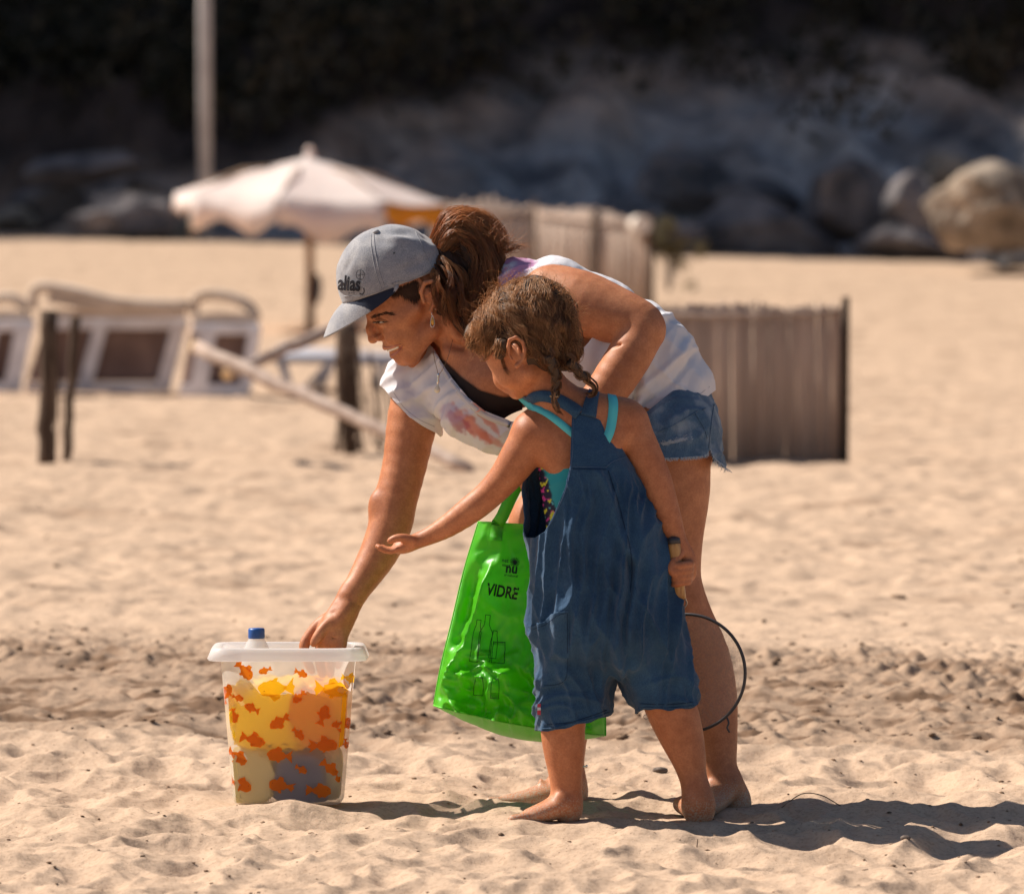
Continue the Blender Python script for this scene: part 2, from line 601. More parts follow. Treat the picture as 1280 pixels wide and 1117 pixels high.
def gz(x, y): return float(ground(np.array([x]), np.array([y]))[0])
def gpt(px, Y, dz=0.0):
    """ground point under photo column px at depth Y"""
    x = float(P(px, 500, Y)[0]); return np.array([x, Y, gz(x, Y) + dz])

# rows get wider with distance, columns fan out: a finer net where one stands close
ds = [6.0]
while ds[-1] < 150:
    d = ds[-1]
    ds.append(d + (.02 if d < 8.6 else .0072 * (d / 10) if d < 15.5 else .0105 * (d / 15.5) ** 2.4 + (0 if d < 60 else .3)))
ds = np.array(ds)
core_u = np.concatenate([np.linspace(-2.2, -1.12, 90, endpoint=False), np.linspace(-1.12, 1.12, 420), np.linspace(2.2, 1.12, 90, endpoint=False)[::-1]])
outer = 2.2 * np.exp(np.linspace(.02, 4.2, 44))
us = np.concatenate([-outer[::-1], core_u, outer])
half = .5 * 1280 / FPX
X = us[None, :] * half * ds[:, None]
Y_ = np.repeat((ds + CAM_Y)[:, None], len(us), 1)
X = np.clip(X, -160, 160)
Z = ground(X, Y_)
V = np.stack([X, Y_, Z], -1).reshape(-1, 3)
nr, ncol = len(ds), len(us)
ii = np.arange(nr - 1)[:, None] * ncol + np.arange(ncol - 1)[None, :]
F = np.stack([ii, ii + 1, ii + ncol + 1, ii + ncol], -1).reshape(-1, 4)
m_sand, nt, b = mat('sand', (.5, .38, .27), .95, spec=.15)
vec = coords(nt)
n0, r0 = vary(nt, None, (.43, .300, .208), (.545, .387, .272), 9, 5, vec)
n1, r1 = vary(nt, None, (.30, .20, .135), (.54, .39, .282), 120, 3, vec, .30, .52)
c_ = mixc(nt, .45, r0.outputs[0], r1.outputs[0])
at = N(nt, 'ShaderNodeAttribute', attribute_name='damp')
c_ = mixc(nt, at.outputs['Fac'], c_, (.145, .084, .050))
# dark bits of shell, bark and seaweed strewn thinly
sp, spr = vary(nt, None, (0, 0, 0), (1, 1, 1), 260, 1, vec, .70, .74)
c_ = mixc(nt, spr.outputs[0], c_, (.16, .10, .07))
nt.links.new(c_, b.inputs['Base Color'])
k1 = bump(nt, b, 55, .5, .006, 4, vec)
k2 = bump(nt, b, 420, .5, .0016, 2, vec, k1)
sand = add_mesh('sand_beach', V, F, m_sand)
tag(sand, kind='structure')
cc = V[:, 1] + .28 * V[:, 0]
pz = V * np.array([1, .7, 0])
dampf = sstep(1.15, 1.5, cc + .25 * fbm(pz, .5, 2, 3.)) * (1 - sstep(2.7, 3.9, cc + .35 * fbm(pz, .6, 2, 9.)))
pw = V * np.array([.55, .9, 0])
dampf = dampf * np.clip(.50 + 1.0 * fbm(pw, .09, 3, 5.5, .6) + .5 * fbm(pw, .35, 2, 6.5), .42, 1)
mid = sstep(3, 6, V[:, 1]) * (1 - sstep(40, 60, V[:, 1])) * np.clip(fbm(pz * np.array([.6,1,1]), .32, 3, 13.) * .95 - .20, 0, .5)
a = sand.data.attributes.new('damp', 'FLOAT', 'POINT'); a.data.foreach_set('value', np.clip(dampf * .95 + mid, 0, 1).astype(np.float32))

# clods, shell bits and twigs, far too many to count
m_clod, nt, b = mat('clod', (.2, .13, .085), .95, spec=.1)
vary(nt, b, (.11, .070, .046), (.34, .23, .155), 30)
m_bits = m_clod
V = []; F = []; nb = 0
def clod(x, y, r):
    global nb
    z = gz_l[0]
    ico = ICO; n = len(ico[0])
    k = 1 + .35 * rng.normal(size=(n, 1)) * .6
    v = ico[0] * k * np.array([1.5, 1, .50]) * r
    a = rng.random() * 6.28
    Rm = np.array([[math.cos(a), -math.sin(a), 0], [math.sin(a), math.cos(a), 0], [0, 0, 1]])
    V.append(v @ Rm.T + np.array([x, y, z + r * .25])); F.append(ico[1] + nb); nb += n
_bm = bmesh.new(); bmesh.ops.create_icosphere(_bm, subdivisions=1, radius=1)
ICO = (np.array([v.co[:] for v in _bm.verts]), np.array([[v.index for v in f.verts] for f in _bm.faces])); _bm.free()
spots = []
for i in range(620):
    c0 = rng.uniform(1.3, 3.9); x = rng.uniform(-1.25, 1.25)
    spots.append((x, c0 - .28 * x, abs(rng.normal()) * .0038 + .0016))
for i in range(700):
    y = rng.uniform(-1.9, 2.0); x = rng.uniform(-1.05, 1.05)
    spots.append((x, y, .0012 + abs(rng.normal()) * .0016))
for i in range(120):
    y = rng.uniform(3, 11); x = rng.uniform(-2, 2)
    spots.append((x, y, .003 + abs(rng.normal()) * .004))
sx = np.array([s[0] for s in spots]); sy = np.array([s[1] for s in spots]); sz = ground(sx, sy)
for (x, y, r), z in zip(spots, sz):
    gz_l = [z]; clod(x, y, r)
o = add_mesh('sand_clods', np.concatenate(V), np.concatenate(F), m_clod, smooth=False)
tag(o, 'small dark clods and crumbs of damp sand strewn over the beach', 'sand clods', kind='stuff')

m_twig, nt, b = mat('twig', (.10, .06, .04), .9)
def twig(label, pts, r=.0010):
    q = [gpt(px, Y, h) for px, Y, h in pts]
    M = MB(); M.tube(catmull(q, 5), r, 5)
    tag(M.build('twig', m_twig, smooth=True), label, 'twig')
twig('thin arched twig on the sand right of the woman\'s heel', [(978, .02, .0), (1003, .05, .016), (1028, .04, .012), (1052, .0, .0)])
twig('short upright grass stalk standing in the foreground shadow', [(871, -.62, -.004), (873, -.62, .022)], .0010)
m_peb, nt, b = mat('pebble', (.13, .10, .085), .8)
vary(nt, b, (.10, .075, .06), (.22, .17, .14), 90)
for (px, Y, r, lb) in ((683, .28, .010, 'brown pebble lying behind the child\'s left shin'), (1134, -.62, .0085, 'dark brown pebble at the lower right of the sand'),
                       (826, .62, .013, 'dark pebble lying on the sand behind the gap of the child\'s legs'), (905, .12, .004, 'tiny pebble on the sand by the woman\'s heel')):
    p = gpt(px, Y, r * .35); k = 1 + .16 * rng.normal(size=(len(ICO[0]), 1))
    me = np_mesh('pebble', ICO[0] * k * np.array([1.5, 1, .75]) * r + p, ICO[1])
    o = link_mesh('pebble', me, m_peb); md = o.modifiers.new('s', 'SUBSURF'); md.levels = md.render_levels = 1
    tag(o, lb, 'pebble')

# ================================================================== HILLSIDE in its own shade
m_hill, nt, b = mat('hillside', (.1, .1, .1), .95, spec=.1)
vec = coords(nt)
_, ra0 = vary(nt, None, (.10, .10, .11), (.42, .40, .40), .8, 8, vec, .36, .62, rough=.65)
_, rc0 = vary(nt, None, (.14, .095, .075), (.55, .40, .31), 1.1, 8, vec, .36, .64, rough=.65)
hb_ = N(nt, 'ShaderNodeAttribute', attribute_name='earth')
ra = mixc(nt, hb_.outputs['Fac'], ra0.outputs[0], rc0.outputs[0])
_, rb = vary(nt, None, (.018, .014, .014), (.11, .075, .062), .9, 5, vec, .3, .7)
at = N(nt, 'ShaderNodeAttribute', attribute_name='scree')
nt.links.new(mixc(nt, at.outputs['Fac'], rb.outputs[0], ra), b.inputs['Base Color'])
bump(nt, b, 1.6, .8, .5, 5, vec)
def hill_foot(x): return 69.5 - .25 * np.clip(x, -8, 8) + 1.2 * np.sin(x * .6) - 10 * sstep(10, 60, x) - 22 * sstep(14, 70, -x)
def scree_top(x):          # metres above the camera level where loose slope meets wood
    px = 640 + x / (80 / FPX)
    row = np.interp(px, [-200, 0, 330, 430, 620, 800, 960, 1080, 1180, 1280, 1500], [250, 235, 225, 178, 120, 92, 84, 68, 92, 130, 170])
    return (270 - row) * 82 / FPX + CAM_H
xs = np.concatenate([np.linspace(-90, -14, 60), np.linspace(-13.7, 13.7, 190), np.linspace(14, 70, 50)])
ss = np.concatenate([np.linspace(-1.5, 22, 150), np.linspace(22.4, 70, 40)])
XX, SS = np.meshgrid(xs, ss, indexing='ij')
D0 = hill_foot(XX); base = base_ground(XX, D0 + CAM_Y)
st = scree_top(XX)
zz = base - .3 + np.clip(SS, 0, 18) * .40
zz = zz + np.clip(SS - 12, 0, 8) ** 1.25 * .35
wall = sstep(15.5, 18.5, SS) * (30 + 2 * np.sin(XX * .13) + 3 * noise3(XX * .08, XX * 0 + 3, XX * 0)) + np.clip(SS - 18, 0, 4) * .35 + 0 * SS  # unseen high cliff added behind the slope, shaped to throw its shade
pp = np.stack([XX, SS, zz * 0 + 2], -1)
zz = zz + wall + fbm(pp, 5.0, 4, 2.) * .55 * sstep(-1, 4, SS) + np.abs(fbm(pp, 1.8, 4, 6.)) * .75 * sstep(-1, 2, SS)
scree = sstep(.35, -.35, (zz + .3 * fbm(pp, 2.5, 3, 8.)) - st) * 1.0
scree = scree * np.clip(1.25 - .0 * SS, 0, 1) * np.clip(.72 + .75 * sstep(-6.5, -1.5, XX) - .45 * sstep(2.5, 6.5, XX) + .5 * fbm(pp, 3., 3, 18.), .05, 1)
V = np.stack([XX, D0 + SS + CAM_Y, zz], -1).reshape(-1, 3)
nr, ncol = XX.shape
ii = np.arange(nr - 1)[:, None] * ncol + np.arange(ncol - 1)[None, :]
F = np.stack([ii, ii + ncol, ii + ncol + 1, ii + 1], -1).reshape(-1, 4)
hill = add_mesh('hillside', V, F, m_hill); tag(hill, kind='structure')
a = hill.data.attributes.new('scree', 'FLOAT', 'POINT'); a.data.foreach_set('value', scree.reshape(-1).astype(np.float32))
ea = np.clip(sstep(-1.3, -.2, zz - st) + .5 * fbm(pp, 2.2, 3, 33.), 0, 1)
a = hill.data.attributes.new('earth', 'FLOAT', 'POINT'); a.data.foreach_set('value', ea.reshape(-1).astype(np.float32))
HS = BVHTree.FromPolygons([tuple(v) for v in V], [tuple(f) for f in F.tolist()])
def hz(x, y):
    h = HS.ray_cast(Vector((x, y, 90)), Vector((0, 0, -1)))
    return h[0].z if h[0] else gz(x, y)

# brushwood that covers the upper slope
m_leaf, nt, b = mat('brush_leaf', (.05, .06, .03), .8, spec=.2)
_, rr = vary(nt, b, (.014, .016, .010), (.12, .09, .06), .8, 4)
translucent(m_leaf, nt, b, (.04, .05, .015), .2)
def leaf_cloud(C, Rr, n, size):
    """n small leaf faces spread through ellipsoids"""
    C = np.asarray(C); k = rng.integers(0, len(C), n)
    u = rng.normal(size=(n, 3)); u /= np.linalg.norm(u, axis=1)[:, None]
    c = C[k] + u * Rr[k] * (rng.random((n, 1)) ** .45)
    a = rng.normal(size=(n, 3)); a /= np.linalg.norm(a, axis=1)[:, None]
    bb = np.cross(a, rng.normal(size=(n, 3))); bb /= np.linalg.norm(bb, axis=1)[:, None]
    s = size * rng.uniform(.5, 1.4, (n, 1))
    V = np.stack([c - a * s, c + bb * s * .45, c + a * s, c - bb * s * .45], 1).reshape(-1, 3)
    F = np.arange(n * 4).reshape(-1, 4)
    return V, F
C = []; Rr = []
for i in range(420):
    x = rng.uniform(-11, 11); s_ = rng.uniform(3, 17)
    y = float(hill_foot(np.array(x))) + s_ + CAM_Y
    z = hz(x, y)
    if z < float(scree_top(np.array(x))) + rng.normal() * .25 and rng.random() > .03: continue
    C.append((x, y, z + .25)); Rr.append((rng.uniform(.5, 1.3), .7, rng.uniform(.4, 1.1)))
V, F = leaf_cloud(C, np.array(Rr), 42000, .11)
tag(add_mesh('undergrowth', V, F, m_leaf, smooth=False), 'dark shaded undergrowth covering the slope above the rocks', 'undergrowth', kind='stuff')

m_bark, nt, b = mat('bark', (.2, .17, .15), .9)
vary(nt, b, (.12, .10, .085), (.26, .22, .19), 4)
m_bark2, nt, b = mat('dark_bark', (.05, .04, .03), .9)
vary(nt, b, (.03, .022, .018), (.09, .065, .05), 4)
def tree(label, x, y, h, r, bark, lean=.0, cr=2.6):
    z0 = hz(x, y) - .3
    t = empty('tree', (x, y, z0)); tag(t, label, 'tree', 'trees on the hillside')
    M = MB()
    pts = [(x + lean * (k / 8) + .12 * math.sin(k * 1.3 + x), y + .1 * math.cos(k), z0 + h * k / 8) for k in range(9)]
    M.tube(catmull(pts, 3), np.linspace(r, r * .35, 25), 9)
    for k in range(7):
        i = rng.integers(4, 9); p0 = np.array(pts[min(i, 8)]); a = rng.random() * 6.28
        p1 = p0 + np.array([math.cos(a) * 1.6, math.sin(a) * 1.6, .9])
        M.tube([p0, (p0 + p1) / 2 + np.array([0, 0, .25]), p1], [r * .4, r * .25, r * .12], 6)
    M.build('trunk', bark, t, True)
    n = 9
    C = np.array([(x + lean + rng.normal() * cr * .55, y + rng.normal() * cr * .55, z0 + h * rng.uniform(.55, 1.05)) for _ in range(n)])
    V, F = leaf_cloud(C, np.full((n, 3), 1.0) * cr * rng.uniform(.35, .6, (n, 1)), 2600, .2)
    add_mesh('crown', V, F, m_leaf, t, False)
def Xat(px, Y): return float(P(px, 300, Y)[0])
tree('tree with a slim pale trunk standing above the loose slope', Xat(796, 71.5), 71.5, 11, .10, m_bark, .1)
tree('tree with a reddish brown trunk at the top right of the slope', Xat(1247, 68.5), 68.5, 10, .12, m_bark2, -.15)
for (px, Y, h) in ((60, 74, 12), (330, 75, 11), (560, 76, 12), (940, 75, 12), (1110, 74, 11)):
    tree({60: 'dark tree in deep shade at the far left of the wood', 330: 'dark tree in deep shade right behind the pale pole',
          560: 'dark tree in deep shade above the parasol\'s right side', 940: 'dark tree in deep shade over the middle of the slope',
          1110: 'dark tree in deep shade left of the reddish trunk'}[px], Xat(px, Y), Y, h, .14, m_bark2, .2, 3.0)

# boulders at the foot of the slope
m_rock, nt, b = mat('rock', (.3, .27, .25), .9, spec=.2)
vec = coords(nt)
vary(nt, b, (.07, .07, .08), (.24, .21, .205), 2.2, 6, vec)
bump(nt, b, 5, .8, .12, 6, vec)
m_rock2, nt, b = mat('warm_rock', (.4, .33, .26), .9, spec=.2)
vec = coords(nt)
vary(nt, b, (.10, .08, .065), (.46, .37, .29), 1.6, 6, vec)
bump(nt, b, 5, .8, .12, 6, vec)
def boulder(label, px, py, w, h, Y, m, seed, flat=1.0, peak=0):
    bm = bmesh.new(); bmesh.ops.create_icosphere(bm, subdivisions=5, radius=1)
    v = np.array([q.co[:] for q in bm.verts]); f = np.array([[q.index for q in t.verts] for t in bm.faces]); bm.free()
    r_ = np.random.default_rng(int(seed * 10)); nn = r_.normal(size=(15, 3)); nn /= np.linalg.norm(nn, axis=1)[:, None]; hh = r_.uniform(.62, 1.0, 15)
    q = np.maximum(v @ nn.T, .05) / hh
    r = (q ** 26).sum(1) ** (-1 / 26)
    v = v * np.minimum(r, 1.25)[:, None] * 1.05
    v = v * (1 + .07 * fbm(v + seed, .6, 4, seed)[:, None] + .03 * fbm(v + seed, .15, 2, seed + 2)[:, None])
    v[:, 2] += peak * np.maximum(1 - np.abs(v[:, 0]) * 1.4, 0) * (v[:, 2] > 0)
    s = mpp(Y); c = P(px, py, Y)
    v = v * np.array([w * s / 2, max(w, h) * s * .5 * flat, h * s / 2]) * .98 + c
    o = add_mesh('boulder', v, f, m); tag(o, label, 'boulder', 'boulders at the foot of the slope')
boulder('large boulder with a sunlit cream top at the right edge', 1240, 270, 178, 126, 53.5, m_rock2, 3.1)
boulder('grey pointed boulder left of the sunlit boulder', 1062, 262, 140, 112, 58.5, m_rock, 8.2, .8, .35)
boulder('low dark boulder in the gap right of the pointed boulder', 1145, 300, 120, 62, 57.5, m_rock, 9.6, .7)
boulder('broad dark boulder at the base of the loose slope', 925, 292, 190, 90, 58, m_rock, 12.4, .6)
boulder('jagged dark boulder standing above the broad boulder', 862, 232, 130, 80, 61, m_rock, 15.4, .7, .3)
boulder('long flat grey rock ledge at the upper left', 86, 214, 150, 50, 58, m_rock, 22.5, .7)
boulder('squat grey boulder at the left edge below the ledge', 52, 258, 100, 56, 58.5, m_rock, 25.7, .8)
boulder('rounded dark boulder between the left boulder and the pale pole', 165, 266, 130, 56, 56.5, m_rock, 28.9, .8)
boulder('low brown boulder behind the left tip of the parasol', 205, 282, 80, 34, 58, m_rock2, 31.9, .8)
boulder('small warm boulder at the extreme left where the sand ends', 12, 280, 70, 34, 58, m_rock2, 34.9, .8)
boulder('dark boulder between the far reed fence and the broad boulder', 752, 300, 150, 90, 60.5, m_rock, 37.1, .7)
for i_, (lb, px, py, w, h, Y, m) in enumerate((
    ('mid-sized grey boulder leaning against the left side of the sunlit boulder', 1150, 268, 76, 84, 57.5, m_rock), ('small grey boulder in front of the pointed boulder', 1012, 304, 74, 50, 58.3, m_rock),
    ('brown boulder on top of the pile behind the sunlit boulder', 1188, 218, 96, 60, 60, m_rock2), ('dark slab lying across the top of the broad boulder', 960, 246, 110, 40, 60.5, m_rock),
    ('small dark boulder at the foot of the jagged boulder', 852, 300, 70, 46, 57, m_rock), ('low boulder at the right end of the pile by the picture edge', 1262, 318, 80, 36, 54.5, m_rock),
    ('small dark boulder under the flat ledge at the left', 110, 276, 60, 34, 56, m_rock), ('grey boulder behind the left tip of the parasol, above the brown one', 196, 246, 70, 46, 58.5, m_rock))):
    boulder(lb, px, py, w, h, Y, m, 41.3 + i_ * 3.7, .8)
# dry bush behind the far fence end
C = [P(838 + rng.normal() * 20, 308 + rng.normal() * 18, 47.6) for _ in range(18)]
m_dry, nt, b = mat('dry_bush_leaf', (.2, .19, .08), .8)
vary(nt, b, (.10, .085, .04), (.26, .21, .12), 6); translucent(m_dry, nt, b, (.3, .25, .12), .2)
V, F = leaf_cloud(C, np.full((18, 3), .10), 800, .03)
t = empty('bush', gpt(835, 47.6)); tag(t, 'small yellowish dry bush beside the end of the far reed fence', 'bush')
add_mesh('foliage', V, F, m_dry, t, False)
M = MB()
for k in range(9): M.tube([gpt(835, 47.6, -.05), P(835 + rng.normal() * 8, 320, 47.6), P(835 + rng.normal() * 16, 290, 47.6)], .008, 5)
M.build('stem', m_bark, t)

# pale pole behind the parasol
m_pole, nt, b = mat('weathered_pole', (.25, .23, .23), .8)
vary(nt, b, (.48, .43, .42), (.62, .57, .55), 3)
Yp = 57.0; p0 = gpt(257, Yp, -.3); s = mpp(Yp)
M = MB(); M.tube([p0, p0 + np.array([0, 0, 3]), p0 + np.array([.02, 0, 6.5])], [8.5 * s, 8.2 * s, 7 * s], 14)
tag(M.build('pole', m_pole, smooth=True), 'tall pale grey pole rising out of the top of the picture', 'pole')

# ================================================================== PARASOL
Yu = 40.5; s = mpp(Yu)
foot = gpt(388, Yu, -.2)
um = empty('beach_parasol', tuple(foot)); tag(um, 'open off-white beach parasol with a drooping torn valance', 'parasol')
m_canvas, nt, b = mat('parasol_canvas', (.8, .72, .66), .9)
vary(nt, b, (.86, .80, .77), (.93, .89, .86), 3); translucent(m_canvas, nt, b, (.90, .60, .42), .35)
bump(nt, b, 9, .4, .02, 3)
m_wood, nt, b = mat('parasol_wood', (.3, .2, .14), .7); vary(nt, b, (.25, .16, .11), (.42, .3, .2), 12)
m_yel, nt, b = mat('yellow_canvas', (.8, .45, .06), .9); translucent(m_yel, nt, b, (.9, .45, .04), .5)
apex = P(387, 197, Yu)
M = MB(); M.tube([foot, apex + np.array([0, 0, -.02])], [6 * s, 5.4 * s], 10); M.build('pole', m_wood, um, True)
M = MB(); M.lathe([(.0, .10), (.03, .09), (.045, .055), (.03, .03), (.05, .012), (.075, -.03), (.08, -.05)], apex, 12); M.build('finial', m_canvas, um, True)
# eight corners, taken round the pole; the far side stands higher in the picture because the eye is below the rim
rad = 170 * s
corner = []
tilt = {}
for k in range(8):
    a = R(22.5 + 12 + 45 * k)
    x = math.cos(a) * rad * (1.02); y = math.sin(a) * rad
    drop = (248 - 197) * s + .05 * math.cos(a)
    corner.append(np.array([apex[0] + x, apex[1] + y, apex[2] - drop]))
V = []; F = []
nn = 9
for k in range(8):
    A = corner[k]; B = corner[(k + 1) % 8]; st_ = len(V)
    for i in range(nn + 1):
        t = i / nn
        for j in range(nn + 1):
            u = j / nn
            e = A + (B - A) * u
            p = apex + (e - apex) * t
            p = p + np.array([0, 0, 1]) * (.012 * math.sin(math.pi * t)) - np.array([0, 0, 1]) * .03 * 4 * u * (1 - u) * t * t
            c = (apex - p); c[2] = 0
            p = p + c * .035 * 4 * u * (1 - u) * t
            V.append(p)
    for i in range(nn):
        for j in range(nn):
            q = st_ + i * (nn + 1) + j
            F.append((q, q + 1, q + nn + 2, q + nn + 1))
can = link_mesh('canopy', np_mesh('canopy', V, F), m_canvas, um, False)
for k in range(8):
    M = MB(); A = corner[k]
    M.tube([apex + np.array([0, 0, -.06]), (apex + A) / 2 + np.array([0, 0, .055]), A + np.array([0, 0, -.012])], .011, 6)
    M.build('rib', m_wood, um, True)
    B = corner[(k + 1) % 8]
    # valance flaps hang unevenly
    mid = (A + B) / 2 - apex; front = -math.sin(math.atan2(mid[1], mid[0]))
    h = (.16, .13, .14, .15, .26, .30, .17, .14)[k]
    V = []; F = []
    for j in range(11):
        u = j / 10
        p = A + (B - A) * u - np.array([0, 0, .03 * 4 * u * (1 - u)]); c = (apex - p); c[2] = 0; p = p + c * .035 * 4 * u * (1 - u)
        hh = h * (1 + .25 * math.sin(u * 9 + k * 2))
        out = -c / np.linalg.norm(c) * .02 * math.sin(u * 12 + k)
        V += [p, p + out + np.array([0, 0, -hh])]
    for j in range(10): F.append((2 * j, 2 * j + 2, 2 * j + 3, 2 * j + 1))
    o = link_mesh('valance', np_mesh('valance', V, F), m_yel if k == 6 else m_canvas, um)
    so = o.modifiers.new('t', 'SOLIDIFY'); so.thickness = .004
so = can.modifiers.new('t', 'SOLIDIFY'); so.thickness = .004
# pole standing under the left tip, and the little dark bag on the parasol pole
M = MB(); q = gpt(240, 56.2, -.1); M.tube([q, P(241, 268, 56.2)], .035, 8)
tag(M.build('wooden_stake', m_wood, smooth=True), 'short orange brown stake under the left tip of the parasol', 'stake')
m_dark, nt, b = mat('dark_cloth', (.035, .032, .04), .9); vary(nt, b, (.02, .02, .028), (.08, .07, .08), 12)
M = MB(); c = P(395, 362, Yu - .12)
M.lathe([(.0, .15), (.03, .13), (.055, .05), (.05, -.04), (.02, -.12), (0, -.14)], c, 12)
M.tube([c + np.array([0, 0, .14]), P(389, 340, Yu - .05)], .006, 5)
tag(M.build('hanging_bag', m_dark, smooth=True), 'small dark bag hanging on the parasol pole', 'bag')

# ================================================================== REED FENCES
m_reed, nt, b = mat('reed', (.3, .2, .14), .9, spec=.15)
at = N(nt, 'ShaderNodeAttribute', attribute_name='tone')
nt.links.new(mixc(nt, at.outputs['Fac'], (.42, .31, .25), (.76, .61, .51)), b.inputs['Base Color'])
translucent(m_reed, nt, b, None, .38)
m_post, nt, b = mat('weathered_wood', (.08, .055, .04), .9, spec=.15)
v_ = coords(nt, (1, 1, .12)); vary(nt, b, (.045, .03, .022), (.14, .095, .07), 60, 4, v_); bump(nt, b, 90, .5, .004, 3, v_)
m_rail, nt, b = mat('grey_wood', (.4, .3, .24), .85, spec=.2)
v_ = coords(nt, (1, 1, 1)); vary(nt, b, (.36, .26, .21), (.55, .43, .36), 14, 5, v_)
def reed_fence(label, px0, px1, top0, top1, Y0, Y1, step, posts, tb=.50):
    a = gpt(px0, Y0, -.03); e = gpt(px1, Y1, -.03)
    t = empty('reed_fence', tuple(a)); tag(t, label, 'fence', 'reed windbreaks on the beach')
    L = np.linalg.norm(e - a); n = int(L / step); V = []; F = []; T = []; k0 = 0
    tone = rng.normal(size=n + 1); sm = np.interp(np.arange(n + 1), np.arange(0, n + 9, 7), rng.normal(size=len(np.arange(0, n + 9, 7))))
    for i in range(n + 1):
        u = i / n; p = a + (e - a) * u
        tp = P(px0 + (px1 - px0) * u, top0 + (top1 - top0) * u + rng.normal() * 2.0 + 3 * math.sin(u * 9), Y0 + (Y1 - Y0) * u)
        r = step * .78; w = rng.normal(size=2) * step * .22
        M = MB(); M.tube([p + np.array([w[0], w[1], 0]), (p + tp) / 2 + np.array([rng.normal() * step * .3, w[1], 0]), tp + np.array([w[1], -w[1], 0])], [r, r, r * .8], 5)
        V += M.V; F += [tuple(q + k0 for q in f) for f in M.F]; k0 += len(M.V); T += [float(np.clip(tb + .12 * tone[i] + .15 * sm[i], 0, 1))] * len(M.V)
    o = link_mesh('reeds', np_mesh('reeds', V, F), m_reed, t); tag(o, kind='stuff')
    at_ = o.data.attributes.new('tone', 'FLOAT', 'POINT'); at_.data.foreach_set('value', T)
    for (z0, z1, yo) in ((10, 10, -.03), ):
        M = MB(); M.tube([P(px0, top0 + z0, Y0 + yo), P((px0 + px1) / 2, (top0 + top1) / 2 + z0 + 2, (Y0 + Y1) / 2 + yo), P(px1, top1 + z1, Y1 + yo)], 2.6 * mpp(Y0), 7)
        M.build('rail', m_rail, t, True)
    for px, top, rr in posts:
        u = (px - px0) / (px1 - px0); Yq = Y0 + (Y1 - Y0) * u - .06
        g = gpt(px, Yq, -.15); M = MB(); M.tube([g, P(px + 1, (top + 500) / 2, Yq), P(px + 2, top, Yq)], [rr * mpp(Yq)] * 2 + [rr * .9 * mpp(Yq)], 9)
        M.build('post', m_post, t, True)
reed_fence('brown reed fence panel standing on the sand behind the woman\'s shorts', 740, 1052, 384, 380, 14.3, 14.6, .0115, [(1055, 371, 6.0)], .55)
reed_fence('faded far reed fence stretch that starts beside the parasol\'s right edge', 540, 668, 250, 256, 46.5, 46.0, .03, [(668, 252, 4)], .72)
reed_fence('faded far reed fence stretch ending at the pale sawn log end', 674, 812, 258, 272, 45.6, 44.6, .03, [(812, 268, 5), (742, 262, 5)], .8)
# pale log end on the far fence
M = MB(); c = P(803, 281, 44.2); M.tube([c, c + np.array([-.04, .5, .0])], .088, 14)
m_cut, nt, b = mat('cut_log', (.75, .66, .58), .7)
tag(M.build('log', m_cut, smooth=False), 'pale sawn log end resting on the far fence post', 'log')
# low pale board lying right of the far fence
M = MB(); c = gpt(905, 41, .06); M.box(c, (1.55, .5, .07))
tag(M.build('sunlit_board', m_rail, bevel=.01), 'low pale board lying on the sand right of the far fence', 'board')

# ================================================================== POSTS AND POLES of a fallen fence
def post(label, pts, cat='post', m=None, name='fence_post', strands=None):
    t = empty(name, tuple(P(pts[0][0], pts[0][1], pts[0][2]))); tag(t, label, cat)
    W = [P(a, b_, c) for a, b_, c, r in pts]; rr = [r * mpp(c) for a, b_, c, r in pts]
    q = catmull(np.column_stack([W, rr]), 5)
    q[1:-1, :3] += rng.normal(size=(len(q) - 2, 3)) * .004
    M = MB(); M.tube(q[:, :3], q[:, 3], 12); M.build('shaft', m or m_post, t, True)
    if strands:
        M = MB()
        for st_ in strands: M.tube(catmull([P(*c) for c in st_], 4), .0035, 4)
        tag(M.build('net_strands', m_post, t, True), kind='stuff')
gb = float(proj(gpt(60, 14.2))[1]); 
post('thick dark weathered post at the left of the beach', [(59, gb + 6, 14.2, 11.5), (60, 500, 14.2, 11), (61, 388, 14.2, 11)],
     strands=[[(66, 395, 14.15), (72, 470, 14.15), (69, 560, 14.1)], [(70, 400, 14.15), (76, 500, 14.2), (80, 575, 14.2)], [(64, 410, 14.1), (70, 520, 14.1), (66, 580, 14.1)]])
post('thin dark leaning stick right of the thick left post', [(82, gb + 2, 14.4, 5.5), (88, 480, 14.4, 6), (95, 396, 14.4, 6.5)])
gb = float(proj(gpt(434, 15.6))[1])
S_ = []
for i in range(26):
    x0 = 424 + rng.random() * 24; x1 = x0 + rng.normal() * 6 + (8 if i % 3 == 0 else 0)
    y0 = 410 + rng.random() * 90
    S_.append([(x0, y0, 15.5), ((x0 + x1) / 2 + rng.normal() * 2, y0 + 60, 15.48), (x1, min(y0 + 90 + rng.random() * 60, gb - 4), 15.5)])
post('broad dark post wrapped in old netting below the cap\'s brim', [(438, gb + 3, 15.6, 7), (436, 530, 15.6, 11), (434, 480, 15.6, 14), (433, 405, 15.6, 13)], strands=S_)
S_ = [[(455 + i * 5, 470 + rng.random() * 25, 15.7), (458 + i * 5 + rng.normal() * 3, 520, 15.7), (462 + i * 4, 550 + rng.random() * 15, 15.7)] for i in range(8)]
post('thin stick with loose net strands right of the netted post', [(476, gb - 4, 15.7, 2), (470, 500, 15.7, 2.2), (462, 440, 15.7, 2)], strands=S_)
